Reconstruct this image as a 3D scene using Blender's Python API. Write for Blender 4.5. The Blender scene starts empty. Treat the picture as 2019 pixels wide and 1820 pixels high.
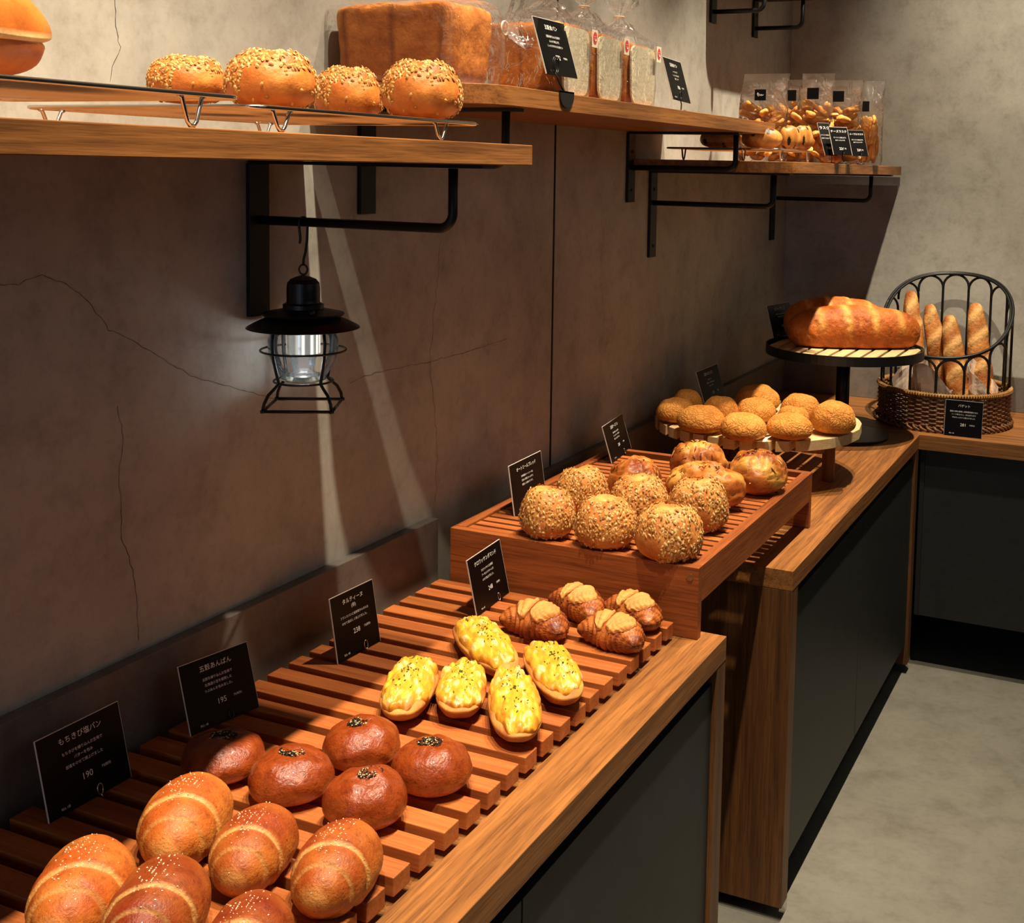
import bpy, bmesh, math, random
import numpy as np
from mathutils import Vector, Matrix, noise
random.seed(7)
SC = bpy.context.scene
COL = SC.collection
PI = math.pi

# ------------------------------------------------------------------ camera, world, lights, exposure
CAM = np.array([1.224, 0.0, 1.544])
ROT = np.array([[0.91030, 0.41345, 0.02050], [0.05566, -0.07317, -0.99577], [-0.41019, 0.90756, -0.08962]])  # rows: right, down, forward
_u, _s, _v = np.linalg.svd(ROT)
ROT = _u @ _v
FPX, PPX, PPY = 2378.754, 1198.572, 543.112      # focal length and principal point in pixels of the 2019x1820 frame
cd = bpy.data.cameras.new('camera')
cam = bpy.data.objects.new('camera', cd)
COL.objects.link(cam)
cd.sensor_fit = 'HORIZONTAL'
cd.sensor_width = 36.0
cd.lens = 36.0 * FPX / 2019
cd.shift_x = -(PPX - 1009.5) / 2019
cd.shift_y = (PPY - 910.0) / 2019
cd.clip_start = 0.02
m3 = Matrix((ROT[0], -ROT[1], -ROT[2])).transposed()
cam.matrix_world = Matrix.Translation(Vector(CAM)) @ m3.to_4x4()
SC.camera = cam

W = bpy.data.worlds.new('world')
SC.world = W
W.use_nodes = True
W.node_tree.nodes['Background'].inputs['Color'].default_value = (0.55, 0.7, 1.0, 1)
W.node_tree.nodes['Background'].inputs['Strength'].default_value = 0.02
SC.view_settings.view_transform = 'Standard'
SC.view_settings.look = 'None'
SC.view_settings.exposure = 0.0
SC.cycles.transparent_max_bounces = 32
SC.view_settings.gamma = 1.0
SC.view_settings.use_curve_mapping = False

def spot(loc, target, energy, angle=70, blend=0.5, size=0.02, color=(1.0, 0.84, 0.63)):
    l = bpy.data.lights.new('spot_lamp', 'SPOT')
    l.energy = energy
    l.spot_size = math.radians(angle)
    l.spot_blend = blend
    l.shadow_soft_size = size
    l.color = color
    o = bpy.data.objects.new('spot_lamp', l)
    COL.objects.link(o)
    o.location = loc
    o.rotation_euler = (Vector(target) - Vector(loc)).to_track_quat('-Z', 'Y').to_euler()
    return o

# the row of ceiling spotlights above the counters
for y, ty, e in ((0.30, 0.60, 205), (0.80, 0.95, 170), (1.38, 1.40, 260), (2.05, 2.0, 205), (2.75, 2.75, 215), (3.30, 3.45, 310)):
    spot((0.86, y, 3.30), (0.36, ty, 0.8), e, 52, 0.6)
# two added spots, then a lamp over the aisle
spot((0.86, 2.55, 3.30), (1.20, 4.27, 1.80), 200, 56, 0.8)  # added to brighten the back wall
spot((0.86, 2.95, 3.30), (0.28, 3.65, 1.62), 170, 24, 0.7)  # added to brighten the rusk bags and the wall behind them
spot((1.75, 3.1, 3.30), (1.6, 3.3, 0.0), 14, 50, 0.9)

def area(loc, target, energy, sx, sy, color):
    l = bpy.data.lights.new('area_fill', 'AREA')  # used for the daylight and the added room fill
    l.shape = 'RECTANGLE'
    l.size, l.size_y, l.energy, l.color = sx, sy, energy, color
    o = bpy.data.objects.new('area_fill', l)
    COL.objects.link(o)
    o.location = loc
    o.rotation_euler = (Vector(target) - Vector(loc)).to_track_quat('-Z', 'Y').to_euler()
# daylight from the shop front behind the photographer
area((0.75, -1.9, 1.25), (0.1, 1.0, 0.9), 8, 1.2, 1.2, (0.60, 0.76, 1.0))

# added soft fill from the room side, greys the shaded walls
area((3.3, 1.4, 2.1), (0.0, 1.7, 1.0), 5.5, 2.2, 1.6, (0.94, 0.97, 1.0))

# ------------------------------------------------------------------ measuring helpers (same camera)
def _ray(u, v):
    return ROT.T @ np.array([(u - PPX) / FPX, (v - PPY) / FPX, 1.0])
def onz(u, v, z):
    d = _ray(u, v); return CAM + d * (z - CAM[2]) / d[2]
def onx(u, v, x):
    d = _ray(u, v); return CAM + d * (x - CAM[0]) / d[0]
def ony(u, v, y):
    d = _ray(u, v); return CAM + d * (y - CAM[1]) / d[1]
def proj(P):
    q = (np.asarray(P) - CAM) @ ROT.T
    return np.stack([FPX * q[:, 0] / q[:, 2] + PPX, FPX * q[:, 1] / q[:, 2] + PPY], 1)

# ------------------------------------------------------------------ materials
def lin(c):
    c = c / 255.0
    return c / 12.92 if c <= 0.04045 else ((c + 0.055) / 1.055) ** 2.4
def rgb(r, g, b):
    return (lin(r), lin(g), lin(b), 1.0)

class NT:
    def __init__(s, name):
        s.m = bpy.data.materials.new(name)
        s.m.use_nodes = True
        s.t = s.m.node_tree
        s.n = s.t.nodes
        s.b = s.n['Principled BSDF']
    def add(s, kind, **kw):
        n = s.n.new(kind)
        for k, v in kw.items():
            if k.startswith('i_'):
                n.inputs[k[2:].replace('_', ' ')].default_value = v
            else:
                setattr(n, k, v)
        return n
    def link(s, a, b):
        s.t.links.new(a, b)
    def coord(s, scale=(1, 1, 1), kind='Object', rot=(0, 0, 0)):
        tc = s.add('ShaderNodeTexCoord')
        mp = s.add('ShaderNodeMapping')
        mp.inputs['Scale'].default_value = scale
        mp.inputs['Rotation'].default_value = rot
        s.link(tc.outputs[kind], mp.inputs['Vector'])
        return mp.outputs['Vector']
    def noise(s, vec, scale, detail=4, rough=0.55, dist=0.0):
        n = s.add('ShaderNodeTexNoise')
        n.inputs['Scale'].default_value = scale
        n.inputs['Detail'].default_value = detail
        n.inputs['Roughness'].default_value = rough
        n.inputs['Distortion'].default_value = dist
        s.link(vec, n.inputs['Vector'])
        return n.outputs['Fac']
    def ramp(s, fac, stops):
        r = s.add('ShaderNodeValToRGB')
        e = r.color_ramp.elements
        while len(e) > 1:
            e.remove(e[-1])
        e[0].position, e[0].color = stops[0]
        for p, c in stops[1:]:
            k = e.new(p); k.color = c
        s.link(fac, r.inputs['Fac'])
        return r.outputs['Color']
    def mul(s, a, b, fac=1.0, mode='MULTIPLY'):
        n = s.add('ShaderNodeMix', data_type='RGBA', blend_type=mode)
        n.inputs[0].default_value = fac
        for sock, v in ((n.inputs[6], a), (n.inputs[7], b)):
            if hasattr(v, 'is_output'):
                s.link(v, sock)
            else:
                sock.default_value = v
        return n.outputs[2]
    def bump(s, h, strength=0.3, dist=0.002):
        b = s.add('ShaderNodeBump')
        b.inputs['Strength'].default_value = strength
        b.inputs['Distance'].default_value = dist
        s.link(h, b.inputs['Height'])
        s.link(b.outputs['Normal'], s.b.inputs['Normal'])
    def out(s, color=None, rough=0.5, metal=0.0, spec=0.5, coat=0.0):
        if color is not None:
            if hasattr(color, 'is_output'):
                s.link(color, s.b.inputs['Base Color'])
            else:
                s.b.inputs['Base Color'].default_value = color
        if hasattr(rough, 'is_output'):
            s.link(rough, s.b.inputs['Roughness'])
        else:
            s.b.inputs['Roughness'].default_value = rough
        s.b.inputs['Metallic'].default_value = metal
        s.b.inputs['Specular IOR Level'].default_value = spec
        s.b.inputs['Coat Weight'].default_value = coat
        return s.m

def mat_plain(name, c, rough=0.5, metal=0.0, spec=0.5, coat=0.0):
    return NT(name).out(c, rough, metal, spec, coat)

def mat_wood(name, dark, light, axis, rough=0.5, scale=1.0, attr=False, bump=0.25, pores=0.6):
    t = NT(name)
    s = [60 * scale] * 3; s[axis] = 2.4 * scale
    v = t.coord(tuple(s))
    n1 = t.noise(v, 1.0, 8, 0.62, 0.25)
    s2 = [330 * scale] * 3; s2[axis] = 12 * scale
    n2 = t.noise(t.coord(tuple(s2)), 1.0, 3, 0.6)
    c = t.ramp(n1, [(0.28, dark), (0.52, tuple((a + b) / 2 for a, b in zip(dark, light))), (0.75, light)])
    pore = t.ramp(n2, [(0.36, (0.45, 0.42, 0.4, 1)), (0.52, (1, 1, 1, 1))])
    c = t.mul(c, pore, pores)
    if attr:
        a = t.add('ShaderNodeAttribute', attribute_name='col')
        c = t.mul(c, a.outputs['Color'])
    t.bump(n2, bump, 0.001)
    return t.out(c, rough, spec=0.35)

def mat_concrete(name, base, var=0.22, rough=0.75, sc=1.0):
    t = NT(name)
    v = t.coord()
    big = t.noise(v, 1.6 * sc, 4, 0.55, 0.0)
    mid = t.noise(v, 11.0 * sc, 10, 0.72, 0.0)
    fine = t.noise(v, 70 * sc, 4, 0.6)
    lo = tuple(x * (1 - var) for x in base[:3]) + (1,)
    hi = tuple(min(1, x * (1 + var)) for x in base[:3]) + (1,)
    c = t.ramp(big, [(0.3, lo), (0.7, hi)])
    c = t.mul(c, t.ramp(mid, [(0.34, (0.76, 0.74, 0.71, 1)), (0.5, (1, 1, 1, 1)), (0.72, (1.18, 1.18, 1.16, 1))]), 0.85)
    c = t.mul(c, t.ramp(fine, [(0.25, (0.80, 0.78, 0.76, 1)), (0.5, (1, 1, 1, 1))]), 0.6)
    t.bump(mid, 0.12, 0.004)
    return t.out(c, rough, spec=0.3)

def mat_bread(name, rough=0.5, spec=0.35, n_scale=60, n_amt=0.5, bump=0.35, bump_scale=180, coat=0.0, spots=None, dist=0.002, unit=0.11):
    n_scale, bump_scale = n_scale * unit * 1.2, bump_scale * unit * 1.5
    t = NT(name)
    a = t.add('ShaderNodeAttribute', attribute_name='col')
    v = t.coord()
    n1 = t.noise(v, n_scale, 5, 0.6)
    c = t.mul(a.outputs['Color'], t.ramp(n1, [(0.3, (0.62, 0.5, 0.42, 1)), (0.5, (1, 1, 1, 1)), (0.72, (1.2, 1.22, 1.2, 1))]), n_amt)
    n2 = t.noise(v, bump_scale, 4, 0.6)
    if spots:
        sp = t.noise(v, spots * unit * 1.6, 2, 0.5)
        c = t.mul(c, t.ramp(sp, [(0.66, (1, 1, 1, 1)), (0.72, (0.35, 0.22, 0.15, 1))]), 0.75)
    h = t.add('ShaderNodeMath', operation='ADD')
    t.link(n1, h.inputs[0]); t.link(n2, h.inputs[1])
    t.bump(h.outputs[0], bump, dist)
    return t.out(c, rough, spec=spec, coat=coat)

def mat_crackle(name):
    t = NT(name)
    a = t.add('ShaderNodeAttribute', attribute_name='col')
    v0 = t.coord()
    warp = t.add('ShaderNodeTexNoise'); warp.inputs['Scale'].default_value = 4; warp.inputs['Detail'].default_value = 3
    t.link(v0, warp.inputs['Vector'])
    mx = t.add('ShaderNodeMix', data_type='RGBA', blend_type='LINEAR_LIGHT'); mx.inputs[0].default_value = 0.24
    t.link(v0, mx.inputs[6]); t.link(warp.outputs['Color'], mx.inputs[7])
    vo = t.add('ShaderNodeTexVoronoi', feature='DISTANCE_TO_EDGE'); vo.inputs['Scale'].default_value = 8.5
    t.link(mx.outputs[2], vo.inputs['Vector'])
    n = t.noise(v0, 34, 3, 0.6)
    c = t.mul(a.outputs['Color'], t.ramp(vo.outputs['Distance'], [(0.0, (0.55, 0.38, 0.26, 1)), (0.06, (1, 1, 1, 1))]), 0.6)
    hh = t.ramp(vo.outputs['Distance'], [(0.0, (0, 0, 0, 1)), (0.16, (0.8, 0.8, 0.8, 1)), (0.4, (1, 1, 1, 1))])
    ad = t.mul(hh, t.ramp(n, [(0, (0, 0, 0, 1)), (1, (1, 1, 1, 1))]), 0.35, 'ADD')
    t.bump(ad, 0.7, 0.0022)
    return t.out(c, 0.75, spec=0.2)

def mat_film(name, haze=0.10, tint=(0.95, 0.93, 0.9, 1), bumpy=0.9, gloss=0.5):
    t = NT(name)
    v = t.coord()
    n = t.noise(v, 28, 3, 0.6, 1.2)
    bp = t.add('ShaderNodeBump'); bp.inputs['Strength'].default_value = bumpy; bp.inputs['Distance'].default_value = 0.012
    t.link(n, bp.inputs['Height'])
    tr = t.add('ShaderNodeBsdfTransparent'); tr.inputs['Color'].default_value = (0.99, 0.99, 0.99, 1)
    gl = t.add('ShaderNodeBsdfGlossy'); gl.inputs['Roughness'].default_value = 0.06
    df = t.add('ShaderNodeBsdfTranslucent'); df.inputs['Color'].default_value = tint
    fr = t.add('ShaderNodeFresnel'); fr.inputs['IOR'].default_value = 1.35
    for x in (gl, df, fr):
        t.link(bp.outputs['Normal'], x.inputs['Normal'])
    m1 = t.add('ShaderNodeMixShader'); m1.inputs[0].default_value = haze
    t.link(tr.outputs[0], m1.inputs[1]); t.link(df.outputs[0], m1.inputs[2])
    m2 = t.add('ShaderNodeMixShader')
    fm = t.add('ShaderNodeMath', operation='MULTIPLY'); fm.inputs[1].default_value = gloss
    t.link(fr.outputs[0], fm.inputs[0]); t.link(fm.outputs[0], m2.inputs[0]); t.link(m1.outputs[0], m2.inputs[1]); t.link(gl.outputs[0], m2.inputs[2])
    t.link(m2.outputs[0], t.n['Material Output'].inputs['Surface'])
    return t.m

def mat_emit(name, c, strength):
    t = NT(name)
    t.b.inputs['Emission Color'].default_value = c
    t.b.inputs['Emission Strength'].default_value = strength
    return t.out(c, 0.4)

M = {}
M['wall'] = mat_concrete('wall_concrete', rgb(172, 170, 160))
M['floor'] = mat_concrete('floor_concrete', rgb(116, 113, 103), 0.12, 0.6, 0.8)
M['ceiling'] = mat_plain('ceiling_paint', rgb(60, 56, 52), 0.9)
M['skirt'] = mat_concrete('ledge_board', rgb(120, 112, 104), 0.1, 0.42, 2.0)
M['oak_y'] = mat_wood('oak_along', rgb(104, 62, 28), rgb(180, 118, 60), 1)
M['oak_x'] = mat_wood('oak_across', rgb(108, 66, 32), rgb(182, 122, 66), 0)
M['oak_z'] = mat_wood('oak_shaded', rgb(76, 45, 22), rgb(128, 84, 44), 2)  # darker than the other oak: shade on the end panels put into the colour
M['slat'] = mat_wood('slat_wood', rgb(150, 78, 36), rgb(200, 118, 62), 0, 0.45, 1.0, True, 0.15, 0.4)
M['tray_x'] = mat_wood('tray_wood', rgb(126, 64, 28), rgb(172, 96, 46), 0, 0.45)
M['tray_y'] = mat_wood('tray_wood_side', rgb(126, 64, 28), rgb(172, 96, 46), 1, 0.45)
M['pale_wood'] = mat_wood('pale_wood', rgb(208, 172, 118), rgb(232, 204, 152), 1, 0.6, pores=0.2)
M['leg_wood'] = mat_wood('leg_wood', rgb(110, 66, 34), rgb(160, 104, 58), 2, 0.5)
M['cabinet'] = mat_concrete('cabinet_laminate', rgb(40, 41, 40), 0.08, 0.5, 1.5)
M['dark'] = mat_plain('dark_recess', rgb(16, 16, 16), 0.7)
M['black'] = mat_plain('black_steel', rgb(14, 14, 15), 0.42, 0.0, 0.5)
M['bracket'] = mat_plain('bracket_steel', rgb(12, 12, 13), 0.5, 0.0, 0.4)
M['lantern'] = mat_plain('lantern_enamel', rgb(10, 10, 10), 0.42)
M['chrome'] = mat_plain('chrome_wire', rgb(205, 195, 185), 0.22, 1.0)
M['card'] = mat_plain('card_laminate', rgb(7, 6, 6), 0.4, 0.0, 0.15)
M['card_edge'] = mat_plain('card_edge', rgb(215, 205, 195), 0.5)
M['ink'] = mat_plain('white_print', rgb(240, 238, 232), 0.6)
M['crack'] = mat_plain('wall_crack', rgb(52, 42, 34), 0.9)
M['seam'] = mat_plain('panel_seam', rgb(10, 9, 9), 0.9)
M['film'] = mat_film('clear_film', 0.17, gloss=1.0)
M['film2'] = mat_film('crinkled_film', 0.08, bumpy=0.9)
M['glass'] = mat_film('lantern_glass', 0.02, bumpy=0.0, gloss=1.0)
M['paper'] = mat_plain('kraft_tissue', rgb(240, 216, 192), 0.7)
M['sticker'] = mat_plain('sticker_paper', rgb(236, 218, 190), 0.6)
M['red'] = mat_plain('sticker_red', rgb(212, 70, 78), 0.6)
M['streak_glow'] = None
M['led'] = mat_emit('led_glow', (0.85, 0.93, 1.0, 1), 14)
M['mirror'] = mat_plain('lantern_tube', rgb(215, 215, 205), 0.16, 1.0)

def mat_glow():
    t = NT('tube_streak_glow')  # emits the streaks painted on the reflective lantern tube
    a = t.add('ShaderNodeAttribute', attribute_name='col')
    t.link(a.outputs['Color'], t.b.inputs['Emission Color'])
    t.b.inputs['Emission Strength'].default_value = 1.6
    return t.out(rgb(200, 205, 200), 0.2, 0.6)
M['streak_glow'] = mat_glow()
# bread crusts (colour comes from each mesh's own browning)
M['salt_roll'] = mat_bread('salt_roll_crust', 0.42, 0.38, 75, 0.85, 0.42, 200, 0.08, 200, dist=0.003)
M['bean_bun'] = mat_bread('bean_bun_crust', 0.32, 0.5, 80, 0.9, 0.38, 170, 0.15, 130, dist=0.003)
M['tartine'] = mat_bread('tartine_crust', 0.6, 0.3, 70, 0.6, 0.4, 200)
M['egg'] = mat_bread('egg_topping', 0.35, 0.5, 75, 0.55, 0.6, 110, 0.1)
M['croissant'] = mat_bread('croissant_crust', 0.42, 0.4, 80, 0.75, 0.6, 190, 0.1)
M['almond'] = mat_bread('almond_cream', 0.6, 0.3, 55, 0.5, 0.4, 160)
M['oat_bun'] = mat_bread('oat_bun_crust', 0.5, 0.35, 50, 0.55, 0.35, 160)
M['oat'] = mat_bread('oat_flake', 0.7, 0.3, 120, 0.3, 0.1, 200)
M['cheese'] = mat_bread('cheese_bun_crust', 0.42, 0.4, 70, 0.8, 0.5, 150, 0.1)
M['melon'] = mat_crackle('melon_bun_crust')
M['loaf'] = mat_bread('loaf_crust', 0.48, 0.28, 60, 0.7, 0.5, 100, 0.0, dist=0.008, unit=0.25)
M['baguette'] = mat_bread('baguette_crust', 0.65, 0.3, 60, 0.8, 0.7, 120, dist=0.004, unit=0.75)
M['toast'] = mat_bread('pan_loaf_crust', 0.55, 0.35, 40, 0.7, 0.5, 90, dist=0.003, unit=0.75)
M['split_bun'] = mat_bread('split_bun_crust', 0.42, 0.4, 40, 0.5, 0.3, 90, unit=0.75)
M['raisin_bread'] = mat_bread('raisin_bread_crust', 0.45, 0.4, 50, 0.6, 0.3, 120, unit=0.25)
M['crumb'] = mat_bread('white_crumb', 0.85, 0.2, 90, 0.35, 0.5, 140, unit=0.75)
M['rusk'] = mat_bread('rusk_crust', 0.6, 0.3, 90, 0.8, 0.5, 160, unit=0.75)
M['grain'] = mat_bread('seed', 0.5, 0.4, 50, 0.2, 0.05, 200)
M['wicker'] = mat_wood('wicker_cane', rgb(98, 66, 42), rgb(164, 114, 74), 2, 0.5, 1.0)
M['parchment'] = mat_plain('parchment', rgb(232, 216, 190), 0.7)
M['cane'] = mat_wood('pale_cane', rgb(150, 104, 54), rgb(206, 160, 96), 2, 0.5, 1.0)

# ------------------------------------------------------------------ mesh builder
class MB:
    def __init__(s):
        s.v, s.f, s.c = [], [], []
    def add(s, verts, faces, col=None):
        o = len(s.v)
        s.v.extend([tuple(map(float, p)) for p in verts])
        s.f.extend([tuple(i + o for i in f) for f in faces])
        if col is None:
            s.c.extend([(1, 1, 1, 1)] * len(verts))
        elif isinstance(col, tuple):
            s.c.extend([col] * len(verts))
        else:
            s.c.extend(col)
        return s
    def box(s, x0, x1, y0, y1, z0, z1, col=None):
        v = [(x, y, z) for z in (z0, z1) for y in (y0, y1) for x in (x0, x1)]
        return s.add(v, [(0, 2, 3, 1), (4, 5, 7, 6), (0, 1, 5, 4), (2, 6, 7, 3), (0, 4, 6, 2), (1, 3, 7, 5)], col)
    def tube(s, path, r, n=8, closed=False, col=None, cap=True):
        P = [Vector(p) for p in path]
        k = len(P)
        rr = r if hasattr(r, '__len__') else [r] * k
        vs, fs = [], []
        up = None
        for i in range(k):
            if closed:
                t = P[(i + 1) % k] - P[i - 1]
            else:
                t = P[min(i + 1, k - 1)] - P[max(i - 1, 0)]
            t = t.normalized() if t.length > 1e-9 else Vector((0, 0, 1))
            if up is None:
                up = Vector((0, 0, 1)) if abs(t.z) < 0.9 else Vector((1, 0, 0))
            a = (up - t * up.dot(t))
            if a.length < 1e-6:
                a = t.orthogonal()
            a.normalize(); b = t.cross(a); up = a
            for j in range(n):
                th = 2 * PI * j / n
                vs.append(P[i] + a * (rr[i] * math.cos(th)) + b * (rr[i] * math.sin(th)))
        for i in range(k if closed else k - 1):
            i2 = (i + 1) % k
            for j in range(n):
                j2 = (j + 1) % n
                fs.append((i * n + j, i * n + j2, i2 * n + j2, i2 * n + j))
        if not closed and cap:
            fs.append(tuple(range(n))[::-1])
            fs.append(tuple((k - 1) * n + j for j in range(n)))
        return s.add(vs, fs, col)
    def lathe(s, prof, n=40, c=(0, 0, 0), col=None):
        k = len(prof)
        vs = [(c[0] + r * math.cos(2 * PI * j / n), c[1] + r * math.sin(2 * PI * j / n), c[2] + z) for r, z in prof for j in range(n)]
        fs = []
        for i in range(k - 1):
            for j in range(n):
                j2 = (j + 1) % n
                fs.append((i * n + j, i * n + j2, (i + 1) * n + j2, (i + 1) * n + j))
        if prof[0][0] > 1e-6:
            fs.append(tuple(range(n))[::-1])
        if prof[-1][0] > 1e-6:
            fs.append(tuple((k - 1) * n + j for j in range(n)))
        return s.add(vs, fs, col)
    def prism(s, pts, z0, z1, col=None):
        n = len(pts)
        vs = [(x, y, z0) for x, y in pts] + [(x, y, z1) for x, y in pts]
        fs = [tuple(range(n))[::-1], tuple(range(n, 2 * n))] + [(i, (i + 1) % n, n + (i + 1) % n, n + i) for i in range(n)]
        return s.add(vs, fs, col)
    def sphere_grid(s, fn, nu=48, nv=28):
        # fn(theta, phi) -> (x, y, z, colour)
        vs, cs, fs = [], [], []
        for i in range(nv + 1):
            ph = -PI / 2 + PI * i / nv
            for j in range(nu):
                x, y, z, c = fn(2 * PI * j / nu, ph)
                vs.append((x, y, z)); cs.append(c)
        for i in range(nv):
            for j in range(nu):
                j2 = (j + 1) % nu
                fs.append((i * nu + j, i * nu + j2, (i + 1) * nu + j2, (i + 1) * nu + j))
        return s.add(vs, fs, cs)
    def mesh(s, name, mat, smooth=True):
        me = bpy.data.meshes.new(name)
        me.from_pydata(s.v, [], s.f)
        a = me.color_attributes.new('col', 'FLOAT_COLOR', 'POINT')
        a.data.foreach_set('color', np.array(s.c, dtype=np.float32).ravel())
        bm = bmesh.new(); bm.from_mesh(me)
        bmesh.ops.remove_doubles(bm, verts=bm.verts, dist=1e-6)
        bmesh.ops.recalc_face_normals(bm, faces=bm.faces)
        bm.to_mesh(me); bm.free()
        me.materials.append(mat)
        if smooth:
            me.polygons.foreach_set('use_smooth', [True] * len(me.polygons))
        return me
    def build(s, name, mat, parent=None, smooth=False, bevel=0.0, label=None):
        return link(name, s.mesh(name, mat, smooth), parent, bevel, label)

def link(name, me, parent=None, bevel=0.0, label=None):
    o = bpy.data.objects.new(name, me)
    COL.objects.link(o)
    if parent is not None:
        o.parent = parent
    if bevel:
        b = o.modifiers.new('bevel', 'BEVEL'); b.width = bevel; b.segments = 2; b.limit_method = 'ANGLE'
    if label:
        o['label'] = label
    return o
def empty(name, loc=(0, 0, 0), rz=0.0):
    o = bpy.data.objects.new(name, None)
    o.empty_display_size = 0.05
    COL.objects.link(o)
    o.location = loc; o.rotation_euler = (0, 0, rz)
    return o
def tag(o, label, cat, group=None):
    o['label'] = label; o['category'] = cat
    if group: o['group'] = group
    return o
def struct(o):
    o['kind'] = 'structure'; return o
def stuff(o):
    o['kind'] = 'stuff'; return o
def copy_tree(o, parent=None):
    c = o.copy(); COL.objects.link(c)
    if parent is not None:
        c.parent = parent
    for ch in list(o.children):
        copy_tree(ch, c)
    return c
def off(mb, o):          # shift a builder's vertices so that they are relative to o
    mb.v = [(x - o[0], y - o[1], z - o[2]) for x, y, z in mb.v]; return mb
def nz(p, s, seed=0.0):
    return noise.noise(Vector((p[0] * s + seed * 7.13, p[1] * s - seed * 3.7, p[2] * s + seed * 1.9)))
def mixc(a, b, t):
    t = min(1.0, max(0.0, t)); return tuple(x + (y - x) * t for x, y in zip(a, b))
def sstep(a, b, x):
    t = min(1.0, max(0.0, (x - a) / (b - a))); return t * t * (3 - 2 * t)

# ------------------------------------------------------------------ the room
T = 0.744            # counter height
YB = 4.27            # back wall
struct(MB().box(-0.1, 3.5, -2.9, YB + 0.1, -0.1, 0.0).build('floor', M['floor']))
struct(MB().box(-0.1, 3.5, -2.9, YB + 0.1, 3.4, 3.5).build('ceiling', M['ceiling']))
wl = struct(MB().box(-0.1, 0.0, -2.9, YB + 0.1, 0.0, 3.4).build('wall_left', M['wall']))
struct(MB().box(0.0, 3.4, YB, YB + 0.1, 0.0, 3.4).build('wall_back', M['wall']))
struct(MB().box(3.4, 3.5, -2.9, YB + 0.1, 0.0, 3.4).build('wall_right', M['ceiling']))
struct(MB().box(0.0, 3.4, -2.9, -2.8, 0.0, 3.4).build('wall_front', M['ceiling']))
# joint between two wall panels and the hairline cracks in the concrete skin
MB().box(0.0, 0.0006, 2.405, 2.413, 0.0, 3.4).build('panel_joint', M['seam'], wl)
def crack(pts, w=0.0008):
    mb = MB(); rnd = random.Random(int(pts[0][0]) + 3)
    P = []
    for (a, b), (c, d) in zip(pts[:-1], pts[1:]):
        k = max(2, int(math.hypot(c - a, d - b) / 9))
        for i in range(k):
            t = i / k
            P.append((a + (c - a) * t + rnd.uniform(-2.2, 2.2), b + (d - b) * t + rnd.uniform(-2.2, 2.2)))
    P.append(pts[-1])
    Q = [onx(u, v, 0.0) for u, v in P]
    vs, fs = [], []
    for i, q in enumerate(Q):
        a = Q[min(i + 1, len(Q) - 1)] - Q[max(i - 1, 0)]
        n = np.array([0, -a[2], a[1]]); n = n / (np.linalg.norm(n) + 1e-9)
        ww = w * rnd.uniform(0.35, 1.0)
        vs += [q + n * ww / 2 + [0.0004, 0, 0], q - n * ww / 2 + [0.0004, 0, 0]]
    for i in range(len(Q) - 1):
        fs.append((2 * i, 2 * i + 1, 2 * i + 3, 2 * i + 2))
    mb.add(vs, fs).build('crack', M['crack'], wl)
crack([(-40, 566), (35, 560), (82, 541), (130, 562), (170, 590), (215, 650), (262, 672), (330, 715), (385, 745), (440, 758), (500, 775), (560, 790)])
crack([(690, 755), (740, 735), (800, 722), (860, 710), (930, 690), (1000, 668)])
crack([(226, 0), (228, 60), (236, 95), (222, 130), (217, 160)], 0.0009)
crack([(238, 1000), (240, 1060), (255, 1100), (268, 1155), (271, 1205), (273, 1262)], 0.001)
crack([(232, 800), (243, 860), (234, 930), (238, 1000)])
crack([(868, 470), (862, 560), (853, 640), (848, 720), (856, 800), (862, 900), (858, 990)])

# ledge boards along the walls (skirt above the counters)
struct(MB().box(0.0, 0.021, -0.4, 1.906, T, 0.875).build('trim_1', M['skirt'], bevel=0.001))
struct(MB().box(0.0, 0.021, 2.30, YB - 0.021, T, 0.863).build('trim_2', M['skirt'], bevel=0.001))
struct(MB().box(0.0, 2.2, YB - 0.021, YB, T, 0.863).build('trim_3', M['skirt'], bevel=0.001))

# ------------------------------------------------------------------ counters
def counter(y0, y1, xf, seams, label, kickx, ends=(True, True)):
    o = (0.3, (y0 + y1) / 2, 0.0)
    t = tag(empty('display_counter', o), label, 'counter')
    xb = 0.022 if y0 < 2 else 0.022
    off(MB().box(xb, xf, y0, y1, T - 0.042, T), o).build('worktop', M['oak_y'], t, bevel=0.0012)
    th = 0.045
    if ends[0]:
        off(MB().box(xb, xf - 0.0004, y0 + 0.0002, y0 + th, 0.03, T - 0.0422), o).build('end_panel', M['oak_z'], t, bevel=0.001)
    if ends[1]:
        off(MB().box(xb, xf - 0.0004, y1 - th, y1 - 0.0002, 0.03, T - 0.0422), o).build('end_panel', M['oak_z'], t, bevel=0.001)
    a, b = y0 + th + 0.002, y1 - th - 0.002
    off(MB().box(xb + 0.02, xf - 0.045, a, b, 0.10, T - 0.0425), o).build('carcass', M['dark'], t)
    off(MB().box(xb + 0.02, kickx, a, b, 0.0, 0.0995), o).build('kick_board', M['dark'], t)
    ys = [a] + seams + [b]
    for k in range(len(ys) - 1):
        d = off(MB().box(xf - 0.026, xf - 0.008, ys[k] + 0.0016, ys[k + 1] - 0.0016, 0.098, 0.676), o).build('door', M['cabinet'], t, bevel=0.0008)
        ym = ys[k + 1] - 0.16 if k == 0 else ys[k] + 0.16
        off(MB().box(xf - 0.0445, xf - 0.030, ym - 0.07, ym + 0.07, 0.679, 0.699), o).build('finger_pull', M['black'], t, bevel=0.004, label='black slot handle above the door')
    return t
counter(-0.35, 1.924, 0.593, [0.46, 1.204], 'nearest oak counter with grey doors carrying the long slatted rack', 0.50)
counter(2.305, 3.721, 0.603, [2.988], 'farther oak counter with two grey doors carrying the two round stands', 0.50)
o = (0.9, 3.99, 0)
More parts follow.
